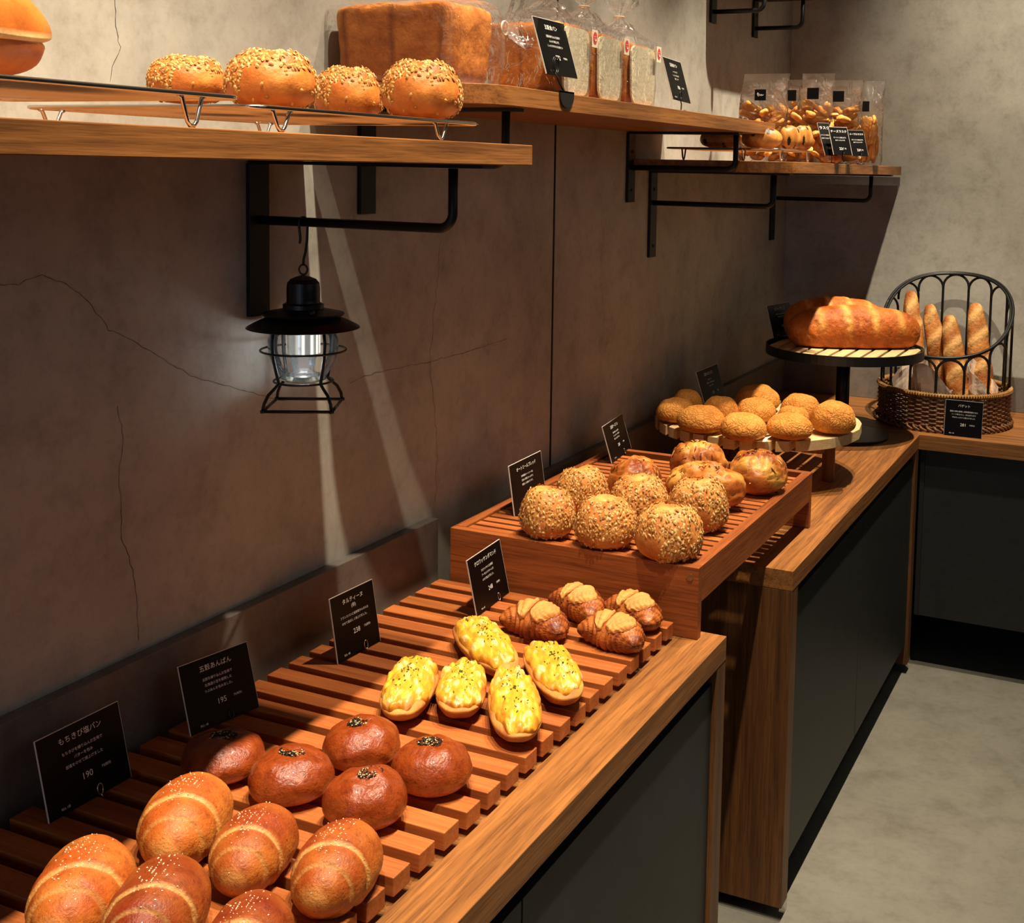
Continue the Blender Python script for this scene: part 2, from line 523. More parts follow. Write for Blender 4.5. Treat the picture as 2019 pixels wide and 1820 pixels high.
t = tag(empty('display_counter', o), 'oak topped counter along the back wall under the baguette basket', 'counter')
off(MB().prism([(0.022, 3.7225), (0.6035, 3.7225), (0.6035, 3.725), (2.0, 3.725), (2.0, YB - 0.0212), (0.022, YB - 0.0212)], T - 0.046, T), o).build('worktop', M['oak_x'], t, bevel=0.001)
off(MB().box(0.62, 2.0, 3.745, 3.765, 0.17, T - 0.047), o).build('front_panel', M['cabinet'], t)
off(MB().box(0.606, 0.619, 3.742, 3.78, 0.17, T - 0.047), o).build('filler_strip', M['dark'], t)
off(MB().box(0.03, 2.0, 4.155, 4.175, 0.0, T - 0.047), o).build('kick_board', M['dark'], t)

# ------------------------------------------------------------------ wall shelves and brackets
def shelf(x1, y0, y1, z0, z1, label, r=0.0):
    pts = []
    if r:
        pts = [(0.0, y0)]
        for i in range(13):
            a = -PI / 2 + PI / 2 * i / 12
            pts.append((x1 - r + r * math.cos(a), y0 + r + r * math.sin(a)))
        pts += [(x1, y1), (0.0, y1)]
    else:
        pts = [(0.0, y0), (x1, y0), (x1, y1), (0.0, y1)]
    oo = (0.0, (y0 + y1) / 2, z0)
    return tag(off(MB().prism([(a + 0.0006, b) for a, b in pts], z0, z1), oo).build('wall_shelf', M['oak_y'], None, bevel=0.0012), label, 'shelf')
def place(ob, o):
    ob.location = o
Z1, Z2, Z3 = 1.5725, 1.665, 1.5655
s = shelf(0.408, -0.3, 1.534, 1.5435, Z1, 'long oak shelf at left holding the seeded buns on wire racks'); place(s, (0, 0.617, 1.5435))
s = shelf(0.313, 1.549, 3.05, 1.634, Z2, 'higher narrow oak shelf holding the bagged pan loaves', 0.10); place(s, (0, 2.2995, 1.634))
s = shelf(0.415, 2.835, 4.235, 1.537, Z3, 'far oak shelf near the corner holding rusk bags', 0.10); place(s, (0, 3.535, 1.537))
s = shelf(0.178, 3.36, 3.885, 2.094, 2.122, 'small oak shelf high in the corner above the rusk bags', 0.05); place(s, (0, 3.6225, 2.094))

def bracket(y, zb, zrod, xr, xs, ztop, label, w=0.043):
    o = (0, y, zb)
    t = tag(empty('shelf_bracket', o), label, 'bracket', 'black steel brackets under the wall shelves')
    off(MB().box(0.0008, 0.0085, y - w / 2, y + w / 2, zb, ztop - 0.0056), o).build('wall_plate', M['bracket'], t, bevel=0.0006)
    p = [(0.0086, y, zrod)]
    R = 0.022
    for i in range(9):
        a = -PI / 2 + PI / 2 * i / 8
        p.append((xr - R + R * math.cos(a), y, zrod + R + R * math.sin(a)))
    p.append((xr, y, ztop - 0.006))
    off(MB().tube(p, 0.0068, 10), o).build('rod', M['bracket'], t, smooth=True)
    off(MB().box(0.0008, xs, y - 0.016, y + 0.016, ztop - 0.0055, ztop - 0.0004), o).build('top_strip', M['bracket'], t)
    if y > 2.7:
        for zz in (zb + 0.03, ztop - 0.05):
            off(MB().lathe([(0.0, 0.0), (0.0045, 0.0), (0.004, 0.002), (0, 0.0025)], 10), (0, 0, 0)).build('screw', M['dark'], t).matrix_local = Matrix.Translation((0.0086, 0, zz - zb)) @ Matrix.Rotation(PI / 2, 4, 'Y')
    return t
bracket(1.425, 1.3105, 1.4545, 0.344, 0.400, 1.5435, 'black bracket with the lantern hanging from its rod')
bracket(1.698, 1.456, 1.5435, 0.2725, 0.296, 1.634, 'black bracket under the near end of the pan loaf shelf')
bracket(2.825, 1.4555, 1.5435, 0.283, 0.294, 1.634, 'black bracket under the far end of the pan loaf shelf')
bracket(2.978, 1.3065, 1.4512, 0.337, 0.381, 1.537, 'black bracket under the near end of the rusk bag shelf')
bracket(4.085, 1.3005, 1.4475, 0.345, 0.415, 1.537, 'black bracket under the rusk bag shelf, next to the back wall')
bracket(3.413, 1.9725, 2.005, 0.160, 0.172, 2.094, 'black bracket at the top, nearer of the pair below the high shelf')
bracket(3.82, 1.9730, 2.002, 0.162, 0.172, 2.094, 'black bracket at the top, farther of the pair below the high shelf')

# ------------------------------------------------------------------ slatted rack on the near counter
ZS = 0.775
rnd = random.Random(3)
o = (0.28, 1.1, T)
t = tag(empty('slatted_rack', o), 'long low rack of reddish wooden slats on the near counter', 'rack')
mb = MB()
y = 1.866
while y > -0.25:
    g = rnd.uniform(0.74, 1.16)
    mb.box(0.05, 0.5165 + rnd.uniform(-0.001, 0.001), y - 0.0325, y, T + 0.0085, ZS, (g, g * rnd.uniform(0.94, 1.02), g * rnd.uniform(0.9, 1.0), 1))
    y -= 0.0497
off(mb, o).build('slats', M['slat'], t, bevel=0.0012)
for x in (0.12, 0.43):
    off(MB().box(x, x + 0.03, -0.25, 1.86, T + 0.0003, T + 0.0083), o).build('runner', M['tray_y'], t)

# raised slatted tray bridging both counters
ZR = 0.866
x0, x1, y0, y1 = 0.062, 0.554, 1.882, 2.622
o = (0.308, 2.25, T)
t = tag(empty('raised_tray', o), 'raised slatted wooden tray bridging the two counters, holding seeded buns', 'tray')
off(MB().box(x0, x1, y0, y0 + 0.018, T + 0.0004, 0.87), o).build('front_panel', M['tray_x'], t, bevel=0.0012)
off(MB().box(x0, x1, y1 - 0.018, y1, T + 0.0004, 0.87), o).build('back_panel', M['tray_x'], t, bevel=0.0012)
for a, b in ((x0, x0 + 0.02), (x1 - 0.02, x1)):
    off(MB().box(a, b, y0 + 0.0182, y1 - 0.0182, 0.806, 0.87), o).build('side_rail', M['tray_y'], t, bevel=0.0012)
mb = MB(); y = y0 + 0.020
mb.box(x0 + 0.021, x1 - 0.021, y, y + 0.026, ZR - 0.014, ZR, (0.95, 0.95, 0.95, 1)); y += 0.036
while y < y1 - 0.05:
    g = rnd.uniform(0.8, 1.1)
    mb.box(x0 + 0.021, x1 - 0.021, y, y + 0.019, ZR - 0.014, ZR, (g, g, g, 1)); y += 0.0292
off(mb, o).build('slats', M['slat'], t, bevel=0.001)
off(MB().lathe([(0.0065, 0.0), (0.0065, 0.0012), (0, 0.0013)], 16), (0, 0, 0)).build('dowel', M['leg_wood'], t).matrix_local = Matrix.Translation((x1 - 0.016 - o[0], y0 - o[1], 0.852 - o[2])) @ Matrix.Rotation(PI / 2, 4, 'X')

# round pale wood stand
WS = (0.292, 3.045); WR = 0.272; ZW = 0.887
o = (WS[0], WS[1], T)
t = tag(empty('round_stand', o), 'round pale slatted wooden stand carrying the golden melon buns', 'stand')
mb = MB()
def chord(mb, xa, xb, R, z0, z1, n=10, ym=None):
    pts = []
    for i in range(n + 1):
        x = xa + (xb - xa) * i / n
        pts.append((x, -math.sqrt(max(0, R * R - x * x))))
    for i in range(n + 1):
        x = xb + (xa - xb) * i / n
        pts.append((x, math.sqrt(max(0, R * R - x * x))))
    if abs(pts[n][1]) < 1e-6: pts.pop(n + 1)
    if abs(pts[0][1]) < 1e-6: pts.pop(-1)
    mb.prism(pts, z0, z1)
x = -WR
chord(mb, 0.165, WR, WR, ZW - T - 0.026, ZW - T)
x = 0.152
while x > -0.25:
    chord(mb, x - 0.030, x, WR, ZW - T - 0.026, ZW - T, 4); x -= 0.0415
chord(mb, -WR, max(-WR + 0.004, x), WR, ZW - T - 0.026, ZW - T, 6)
mb.build('slatted_top', M['pale_wood'], t, bevel=0.0015)
mb = MB()
for yy in (-0.12, 0.12):
    mb.box(-0.21, 0.21, yy - 0.016, yy + 0.016, ZW - T - 0.044, ZW - T - 0.0262)
mb.build('cross_bar', M['leg_wood'], t)
for a in (0.0, 2.35, -2.35):
    MB().lathe([(0.017, 0.0), (0.0165, ZW - T - 0.0265)], 20, (0.195 * math.cos(a), 0.195 * math.sin(a), 0.0004)).build('leg', M['leg_wood'], t, smooth=False)

# black pedestal stand
BS = (0.388, 3.60); BR = 0.236; ZK = 1.012
o = (BS[0], BS[1], T)
t = tag(empty('pedestal_stand', o), 'tall black pedestal stand carrying the big crusty loaves', 'stand')
MB().lathe([(0.0, 0.0004), (0.142, 0.0004), (0.142, 0.006), (0.138, 0.008), (0.0, 0.009)], 64).build('base', M['black'], t, smooth=False)
MB().lathe([(0.0205, 0.009), (0.0205, ZK - T - 0.021)], 24).build('post', M['black'], t, smooth=True)
MB().lathe([(0.0, ZK - T - 0.020), (BR, ZK - T - 0.020), (BR, ZK - T + 0.008), (BR - 0.004, ZK - T + 0.008), (BR - 0.004, ZK - T - 0.012), (0, ZK - T - 0.012)], 72).build('plate', M['black'], t, smooth=False)
mb = MB(); x = -BR + 0.02
while x < BR - 0.04:
    chord(mb, x, x + 0.034, BR - 0.006, ZK - T - 0.0117, ZK - T, 4); x += 0.044
mb.build('slats', M['pale_wood'], t, bevel=0.001)

# ------------------------------------------------------------------ lantern
LX, LY, LZ = 0.0885, 1.425, 1.4615
o = (LX, LY, LZ)
t = tag(empty('hanging_lantern', o), 'black railroad lantern hanging below the left shelf', 'lantern')
k = 0.000179
def Lz(py): return -(py - 110) * k
hook = [(-0.0005, 0, Lz(325)), (0.0005, 0, Lz(280))] + [(0.006 - 0.0085 * math.cos(a), 0, Lz(160) + 0.0088 * math.sin(a)) for a in [PI * i / 10 for i in range(0, 11)]] + [(0.0135, 0, Lz(300)), (0.0105, 0, Lz(400)), (0.007, 0, Lz(450)), (0.006, 0, Lz(505))]
hook = [(x - 0.006, y_, z) for x, y_, z in hook]
def rotv(pts, a):
    return [(x * math.cos(a) - y_ * math.sin(a), x * math.sin(a) + y_ * math.cos(a), z) for x, y_, z in pts]
HA = PI / 2 * 0.9
MB().tube(rotv(hook, HA), 0.0019, 8).build('hook', M['lantern'], t, smooth=True)
ring = [(0.0062 * math.cos(a), 0, Lz(540) + 0.0072 * math.sin(a)) for a in [2 * PI * i / 20 for i in range(20)]]
MB().tube(rotv(ring, 0.4), 0.0015, 8, True).build('ring', M['lantern'], t, smooth=True)
MB().lathe([(0, Lz(585)), (0.004, Lz(588)), (0.010, Lz(598)), (0.0185, Lz(618)), (0.0232, Lz(650)), (0.0240, Lz(700)), (0.0240, Lz(790)), (0.0245, Lz(812)), (0.0295, Lz(825)), (0.0295, Lz(860)), (0.0, Lz(862))], 48).build('cap', M['lantern'], t, smooth=False)
MB().lathe([(0.0, Lz(862)), (0.0300, Lz(862)), (0.0585, Lz(896)), (0.0596, Lz(905)), (0.0585, Lz(915)), (0.030, Lz(925)), (0.0, Lz(926))], 56).build('upper_disc', M['lantern'], t, smooth=False)
MB().lathe([(0.030, Lz(926)), (0.052, Lz(930)), (0.066, Lz(965)), (0.0805, Lz(1008)), (0.0823, Lz(1018)), (0.080, Lz(1022)), (0.055, Lz(1030)), (0.0, Lz(1030))], 64).build('brim', M['lantern'], t, smooth=False)
MB().lathe([(0.0, 0), (0.004, 0), (0.0045, 0.004), (0.003, 0.008), (0, 0.009)], 14, (0.036, -0.026, Lz(895))).build('switch_knob', M['lantern'], t, smooth=True)
MB().lathe([(0.046, Lz(1031)), (0.0515, Lz(1120)), (0.0500, Lz(1240)), (0.0430, Lz(1340)), (0.0340, Lz(1410)), (0.033, Lz(1440))], 48).build('glass_globe', M['glass'], t, smooth=True)
mb = MB(); ns = 48
vs = [(0.0245 * math.cos(2 * PI * j / ns), 0.0245 * math.sin(2 * PI * j / ns), z_) for z_ in (Lz(1031), Lz(1228)) for j in range(ns)]
rl = random.Random(5); stp = [rl.choice([0.05, 0.12, 0.3, 0.9, 1.0]) for _ in range(ns)]  # reflected LED streaks painted into the tube colour
mb.add(vs, [(j, (j + 1) % ns, ns + (j + 1) % ns, ns + j) for j in range(ns)], [(g_, g_, g_ * 0.9, 1) for _ in (0, 1) for g_ in stp])
mb.build('mirror_tube', M['streak_glow'], t, smooth=True, label='reflective lantern tube with reflected streaks painted as glow')
MB().lathe([(0.0, Lz(1228)), (0.0195, Lz(1228)), (0.0150, Lz(1380)), (0.020, Lz(1405)), (0.0, Lz(1408))], 32).build('lens', M['glass'], t, smooth=True)
MB().lathe([(0.0, Lz(1226)), (0.011, Lz(1226)), (0.011, Lz(1222)), (0, Lz(1222))], 24).build('bulb', M['led'], t, label='glowing white lamp')
MB().lathe([(0.0, Lz(1410)), (0.028, Lz(1410)), (0.034, Lz(1445)), (0.030, Lz(1455)), (0.0, Lz(1455))], 40).build('burner', M['mirror'], t, smooth=False, label='bright metal cup under the glass')
for r_, z_, q in ((0.0617, Lz(1205), 0.0017), (0.0427, Lz(1462), 0.0017)):
    MB().tube([(r_ * math.cos(a), r_ * math.sin(a), z_) for a in [2 * PI * i / 48 for i in range(48)]], q, 8, True).build('guard_ring', M['lantern'], t, smooth=True)
A0 = math.radians(-62)      # turn of the square foot
for i in range(4):
    a = A0 + PI / 2 * i + PI / 4
    c_, s_ = math.cos(a), math.sin(a)
    prof = [(0.0505, Lz(1031)), (0.0530, Lz(1120)), (0.0515, Lz(1250)), (0.0465, Lz(1370)), (0.0425, Lz(1462)), (0.0500, Lz(1500)), (0.0600, Lz(1545)), (0.0670, Lz(1610)), (0.0695, Lz(1670))]
    MB().tube([(r_ * c_, r_ * s_, z_) for r_, z_ in prof], 0.0024, 8).build('guard_wire', M['lantern'], t, smooth=True)
sq = [(0.0695 * math.cos(A0 + PI / 4 + PI / 2 * i), 0.0695 * math.sin(A0 + PI / 4 + PI / 2 * i), Lz(1670)) for i in range(4)]
mb = MB()
for i in range(4):
    mb.tube([sq[i], sq[(i + 1) % 4]], 0.0024, 8)
    mb.lathe([(0.0, -0.003), (0.0036, -0.002), (0.0036, 0.002), (0, 0.003)], 10, sq[i])
mb.build('foot_frame', M['lantern'], t, smooth=True)
l = bpy.data.lights.new('lantern_light', 'POINT'); l.energy = 0.09; l.color = (0.82, 0.92, 1.0); l.shadow_soft_size = 0.008
lo = bpy.data.objects.new('lantern_light', l); COL.objects.link(lo); lo.parent = t; lo.location = (0, 0, Lz(1330))

# ------------------------------------------------------------------ breads
def verts_of(o):
    n = len(o.data.vertices)
    a = np.empty(n * 3, dtype=np.float32); o.data.vertices.foreach_get('co', a)
    return a.reshape(n, 3).astype(float)

def fit(o, bbox, z=None, x=None, rz=0.0, rx=0.0, s0=0.1, h=None, hfit=True, ry=0.0):
    """Stand o on the plane z (or along the line x, z) so that its outline covers bbox in the photograph."""
    V = verts_of(o)
    o.rotation_euler = (rx, ry, rz)
    R = np.array(o.rotation_euler.to_matrix())
    s = np.array([s0, s0, h if h else s0])
    u0, v0, u1, v1 = bbox
    uc, vc = (u0 + u1) / 2, (v0 + v1) / 2
    loc = onz(uc, v1, z) if x is None else np.array([x, onx(uc, v1, x)[1], z])
    for it in range(14):
        Wd = (V * s) @ R.T
        Wd = Wd - [0, 0, Wd[:, 2].min()]
        Wd = Wd + loc
        q = proj(Wd)
        a0, b0 = q.min(0); a1, b1 = q.max(0)
        k = (u1 - u0) / (a1 - a0)
        s[:2] *= k ** 0.9
        if hfit:
            s[2] *= min(1.25, max(0.8, ((v1 - v0) / (b1 - b0)))) ** 0.9
        else:
            s[2] *= k ** 0.9
        if x is None:
            zm = z + (Wd[:, 2].max() - z) * 0.5
            d = onz(uc, vc, zm) - onz((a0 + a1) / 2, (b0 + b1) / 2, zm)
            loc = loc + np.array([d[0], d[1], 0]) * 0.9
        else:
            d = onx(uc, vc, x) - onx((a0 + a1) / 2, vc, x)
            loc = loc + np.array([0, d[1], 0]) * 0.9
    zz = ((V * s) @ R.T)[:, 2].min()
    o.scale = tuple(s); o.location = (loc[0], loc[1], loc[2] - zz)
    return o

def lay(o, pa, pb, size, bbox, z, flip=0.0):
    """Lay an elongated piece whose near end shows at pixel pa and far end at pb; size = (length, width, height) in metres."""
    V = verts_of(o)
    nat = V.max(0) - V.min(0)
    A, B = onz(pa[0], pa[1], z + size[2] * 0.3), onz(pb[0], pb[1], z + size[2] * 0.8)
    rz = math.atan2(B[1] - A[1], B[0] - A[0]) + flip
    o.rotation_euler = (0, 0, rz)
    R = np.array(o.rotation_euler.to_matrix())
    s = np.array(size) / nat
    loc = (A + B) / 2; loc[2] = z
    for it in range(12):
        Wd = (V * s) @ R.T
        Wd = Wd - [0, 0, Wd[:, 2].min()] + loc
        q = proj(Wd); a0, b0 = q.min(0); a1, b1 = q.max(0)
        k = math.sqrt((bbox[2] - bbox[0]) * (bbox[3] - bbox[1]) / ((a1 - a0) * (b1 - b0)))
        s = s * k ** 0.7
        zm = z + size[2] * 0.5
        d = onz((bbox[0] + bbox[2]) / 2, (bbox[1] + bbox[3]) / 2, zm) - onz((a0 + a1) / 2, (b0 + b1) / 2, zm)
        loc = loc + np.array([d[0], d[1], 0])
    zz = ((V * s) @ R.T)[:, 2].min()
    o.scale = tuple(s); o.location = (loc[0], loc[1], loc[2] - zz)
    return o

def dome_fn(ex=0.8, flat=0.36, lump=0.05, seed=0.0, col=None, dimple=0.0, wob=0.05):
    def fn(th, ph):
        c = max(0.0, math.cos(ph)) ** ex
        s = math.sin(ph)
        wv = 1 + wob * math.sin(2 * th + seed) + wob * 0.6 * math.sin(3 * th + 1.7 * seed)
        x, y = 0.5 * c * math.cos(th) * wv, 0.5 * c * math.sin(th) * wv
        z = flat + (1 - flat) * s if s > 0 else flat * (1 - (-s) ** 0.8)
        if s <= 0:
            x *= 1 - 0.06 * (-s) ; y *= 1 - 0.06 * (-s)
        z *= 0.62
        d = nz((x, y, z), 4.5, seed) * lump + nz((x, y, z), 11, seed + 3) * lump * 0.35
        if s > 0 and dimple:
            d -= dimple * math.exp(-(x * x + y * y) / 0.02)
        L = math.sqrt(x * x + y * y + (z - 0.2) ** 2) + 1e-6
        if s > -0.6:
            x, y, z = x * (1 + d / L * 0.5), y * (1 + d / L * 0.5), z + d * (z - 0.1) / L * 0.9
        return x, y, max(z, 0.0), col(x, y, z, th, ph)
    return fn

# --- salt rolls
def salt_roll(seed, base, pale):
    rr = random.Random(seed)
    edges = [0.24 + rr.uniform(-.03, .03), 0.56 + rr.uniform(-.03, .03), 0.83]
    tilt = [0.10, 0.13, 0.10]
    lo, hi = base
    mb = MB()
    nu, nv = 56, 90
    vs, cs, fs = [], [], []
    for i in range(nv + 1):
        t = -1 + 2 * i / nv
        for j in range(nu):
            th = 2 * PI * j / nu
            r = 0.40 * max(0.0, 1 - abs(t) ** 2.5) ** 0.55
            sgn = 1 if t > 0 else -1
            st, pl = 0.0, 0.0
            side = (((edges[1], 0.12, 0.55), (0.86, 0.06, 0.3)) if sgn > 0 else ((edges[0] + 0.10, 0.16, 1.0), (edges[1] + 0.12, 0.10, 0.55)))
            for e, k, pw in side:
                eb = e + k * math.sin(th + (0.6 if sgn > 0 else 2.2)) * (1.0)
                d = abs(t) - eb
                st += 0.085 * sstep(-0.012, 0.02, d) * (1 - 0.55 * sstep(0.02, 0.26, d))
                pl = max(pl, pw * 0.9 * math.exp(-((d - 0.010) / 0.014) ** 2))
            r *= 1 - st
            x, y, z = t * 0.62, r * math.cos(th), r * math.sin(th) * 0.92
            d = nz((x, y, z), 5, seed) * 0.03 + nz((x, y, z), 16, seed) * 0.010
            y *= 1 + d; z *= 1 + d
            y += 0.05 * (1 - abs(t)) * math.sin(seed)
            if z < -0.24: z = -0.24 + (z + 0.24) * 0.15
            up = sstep(-0.25, 0.22, z)
            c = mixc(lo, hi, up * (0.85 + 0.5 * nz((x, y, z), 3, seed + 9)))
            c = mixc(c, pale, pl * 0.85 * sstep(-0.3, 0.1, z) + 0.35 * sstep(0.86, 1.0, abs(t)))
            vs.append((x, y, z)); cs.append(c)
    for i in range(nv):
        for j in range(nu):
            j2 = (j + 1) % nu
            fs.append((i * nu + j, i * nu + j2, (i + 1) * nu + j2, (i + 1) * nu + j))
    mb.add(vs, fs, cs)
    o = mb.build('salt_roll', M['salt_roll'], None, True)
    # salt crystals on the crown
    g = MB()
    for _ in range(70):
        t = rr.gauss(0.0, 0.26); th = PI / 2 + rr.gauss(0, 0.24)
        i = min(nv, max(0, int((t + 1) / 2 * nv))); j = int(th / (2 * PI) * nu) % nu
        p = Vector(vs[i * nu + j]); q = rr.uniform(0.006, 0.013)
        R = Matrix.Rotation(rr.uniform(0, 3), 3, 'Z') @ Matrix.Rotation(rr.uniform(0, 3), 3, 'X')
        bx = [R @ Vector((a * q, b * q * 0.8, c * q * 0.7)) + p + Vector((0, 0, 0.004)) for c in (-.5, .5) for b in (-.5, .5) for a in (-.5, .5)]
        g.add(bx, [(0, 2, 3, 1), (4, 5, 7, 6), (0, 1, 5, 4), (2, 6, 7, 3), (0, 4, 6, 2), (1, 3, 7, 5)], rgb(245, 225, 190))
    stuff(g.build('salt_crystals', M['grain'], o))
    return o
SR_D = (rgb(200, 124, 50), rgb(150, 62, 20)); SR_L = (rgb(214, 144, 64), rgb(178, 84, 28)); SR_K = (rgb(186, 106, 42), rgb(128, 46, 15))
PALE = rgb(238, 190, 112)
G = 'salt rolls on the slatted rack'
for bb, seed, base, rz, lab in [
    ((268, 1535, 461, 1708), 1, SR_L, 112, 'bright golden salt roll at the back of its cluster, nearest the 190 yen card'),
    ((410, 1582, 590, 1772), 2, SR_D, 106, 'salt roll in the middle of the back row of three salt rolls'),
    ((572, 1614, 756, 1812), 3, SR_D, 104, 'salt roll at the right end of its row, closest to the counter edge'),
    ((48, 1660, 273, 1866), 4, SR_L, 118, 'pale golden salt roll at the far left bottom, nearest the dark wall'),
    ((196, 1704, 417, 1898), 5, SR_K, 112, 'dark brown salt roll in front, between two paler rolls'),
    ((382, 1772, 582, 1960), 6, SR_K, 108, 'salt roll mostly cut off by the bottom edge of the picture')]:
    o = salt_roll(seed, base, PALE)
    fit(o, bb, z=ZS, rz=math.radians(rz), s0=0.1, hfit=False)
    tag(o, lab, 'bread', G)

# --- bean buns with black sesame
def bean_bun(seed):
    A, B = rgb(204, 116, 44), rgb(132, 52, 14)
    def col(x, y, z, th, ph):
        return mixc(A, B, sstep(0.06, 0.34, z + 0.06 * nz((x, y, z), 4, seed)) * 0.95 + 0.1 * nz((x, y, z), 7, seed))
    fn = dome_fn(0.78, 0.42, 0.04, seed, col, 0.0, 0.03)
    mb = MB().sphere_grid(fn, 56, 34)
    o = mb.build('bean_bun', M['bean_bun'], None, True)
    rr = random.Random(seed)
    g = MB()
    cx, cy = rr.uniform(-.04, .04), rr.uniform(-.04, .04)
    for _ in range(210):
        a = rr.uniform(0, 2 * PI); q = 0.165 * math.sqrt(rr.random())
        x, y = cx + q * math.cos(a), cy + q * math.sin(a) * 0.7
        z = 0.62 * (0.42 + 0.58 * math.sqrt(max(0, 1 - (2 * math.hypot(x, y)) ** (2 / 0.78)))) + rr.uniform(0.0, 0.018)
        th = rr.uniform(0, PI); l_, w_ = 0.020, 0.010
        c = rgb(16, 13, 11) if rr.random() < 0.8 else rgb(222, 196, 140)
        d = Vector((math.cos(th), math.sin(th), rr.uniform(-.3, .3))).normalized() * l_
        n_ = d.cross(Vector((0, 0, 1))).normalized() * w_
        p = Vector((x, y, z))
        g.add([p - d, p + n_, p + d, p - n_, p + Vector((0, 0, w_)), p - Vector((0, 0, w_))], [(0, 1, 4), (1, 2, 4), (2, 3, 4), (3, 0, 4), (1, 0, 5), (2, 1, 5), (3, 2, 5), (0, 3, 5)], c)
    stuff(g.build('sesame_seeds', M['grain'], o, True, label='cluster of black and white sesame seeds'))
    return o
G = 'bean buns on the slatted rack'
for bb, seed, rz, lab in [
    ((355, 1433, 523, 1550), 11, 30, 'half shaded sesame topped bean bun in front of the 195 yen card'),
    ((488, 1465, 660, 1592), 12, 10, 'sesame topped bean bun between the half shaded one and the frontmost one'),
    ((635, 1407, 790, 1522), 13, 50, 'sesame topped bean bun at the back of its cluster, behind the egg toasts side'),
    ((770, 1447, 932, 1573), 14, 20, 'sesame topped bean bun at the right, nearest the rack ends'),
    ((634, 1507, 804, 1641), 15, 70, 'dark sesame topped bean bun at the front, touching the salt rolls')]:
    o = bean_bun(seed)
    fit(o, bb, z=ZS, rz=math.radians(rz), s0=0.105)
    tag(o, lab, 'bread', G)

# --- egg tartines
def tartine(seed):
    rr = random.Random(seed)
    A, B = rgb(214, 150, 74), rgb(150, 80, 32)
    def plan(th):
        c, s = math.cos(th), math.sin(th)
        e = 0.82
        x = 0.5 * math.copysign(abs(c) ** e, c); y = 0.30 * math.copysign(abs(s) ** e, s)
        y *= 1 + 0.10 * x * (1 if seed % 2 else -1)
        return x, y
    def base(th, ph):
        px, py = plan(th)
        c = max(0, math.cos(ph)) ** 0.55; s = math.sin(ph)
        z = 0.125 + (0.125 if s < 0 else 0.05) * s
        x, y = px * c, py * c
        if s < 0:
            x *= 1 + 0.10 * s; y *= 1 + 0.16 * s
        d = 0.02 * nz((x, y, z), 9, seed)
        return x * (1 + d), y * (1 + d), max(0, z + d * 0.6), mixc(A, B, 0.55 + 0.9 * nz((x, y, z), 5, seed) + (0.2 if s < 0 else -.2))
    o = MB().sphere_grid(base, 56, 20).build('egg_tartine', M['tartine'], None, True)
    Y, Y2, Wt, Bn = rgb(236, 176, 58), rgb(222, 144, 34), rgb(244, 214, 144), rgb(186, 104, 28)
    cells = [(rr.uniform(-.5, .5), rr.uniform(-.3, .3), rr.uniform(0.020, 0.048), rr.random()) for _ in range(190)]
    def top(th, ph):
        px, py = plan(th)
        s = math.sin(ph); c = max(0, math.cos(ph)) ** 0.85
        rag = 0.94 + 0.14 * nz((math.cos(th) * 2, math.sin(th) * 2, seed), 1.3, seed)
        x, y = px * c * rag, py * c * rag
        if s < 0:
            return x * (1 + 0.2 * s), y * (1 + 0.2 * s), 0.135 + 0.05 * s, Y2
        z = 0.135 + 0.10 * s
        best = 0; cc = 0.5
        for cx, cy, r_, q in cells:
            d2 = ((x - cx) ** 2 + (y - cy) ** 2) / (r_ * r_)
            if d2 < 1:
                hgt = (1 - d2) ** 0.8 * r_ * 0.62
                if hgt > best: best, cc = hgt, q
        z += best + 0.010 * nz((x, y, z), 14, seed)
        col = mixc(mixc(Y, Y2, cc), Wt, 0.75 if cc > 0.78 else 0.0)
        edge = sstep(0.75, 1.0, c) * sstep(0.05, 0.5, nz((x, y, 0), 6, seed + 4) + 0.2)
        return x, y, z, mixc(col, Bn, edge * 0.6)
    mb = MB().sphere_grid(top, 90, 44)
    vs = mb.v
    mb.build('egg_topping', M['egg'], o, True, label='lumpy yellow egg topping')
    g = MB(); ups = [v for v in vs if v[2] > 0.205 and abs(v[0]) < 0.36 and abs(v[1]) < 0.16]
    for _ in range(46):
        p = Vector(rr.choice(ups)) + Vector((rr.uniform(-.02, .02), rr.uniform(-.02, .02), 0.004)); a = rr.uniform(0, PI)
        d = Vector((math.cos(a), math.sin(a), rr.uniform(-.2, .2))) * rr.uniform(0.006, 0.013); n_ = Vector((-d.y, d.x, 0)) * 0.45
        q = Vector((0, 0, 0.004))
        g.add([p - d - n_, p + d - n_, p + d + n_, p - d + n_, p - d - n_ + q, p + d - n_ + q, p + d + n_ + q, p - d + n_ + q], [(3, 2, 1, 0), (4, 5, 6, 7), (0, 1, 5, 4), (2, 3, 7, 6), (1, 2, 6, 5), (3, 0, 4, 7)], rgb(72, 84, 26))
    stuff(g.build('parsley_flakes', M['grain'], o))
    return o
G = 'egg tartines on the slatted rack'
for bb, seed, pa, pb, L_, lab in [
    ((755, 1296, 859, 1430), 21, (788, 1424), (832, 1300), 0.105, 'egg topped toast at the left end of the front row of three'),
    ((865, 1303, 953, 1424), 22, (905, 1421), (914, 1305), 0.098, 'small egg topped toast in the middle of the front row of three'),
    ((894, 1222, 1022, 1336), 23, (992, 1331), (918, 1226), 0.125, 'egg topped toast at the very back, nearest the wire ring card'),
    ((964, 1322, 1067, 1467), 24, (1024, 1464), (1008, 1326), 0.125, 'egg topped toast closest to the camera, at the front right'),
    ((1032, 1268, 1150, 1393), 25, (1112, 1389), (1060, 1271), 0.120, 'egg topped toast at the right, nearest the wooden counter edge')]:
    o = tartine(seed)
    lay(o, pa, pb, (L_ * 1.62, 0.074, 0.037), bb, ZS)
    tag(o, lab, 'bread', G)

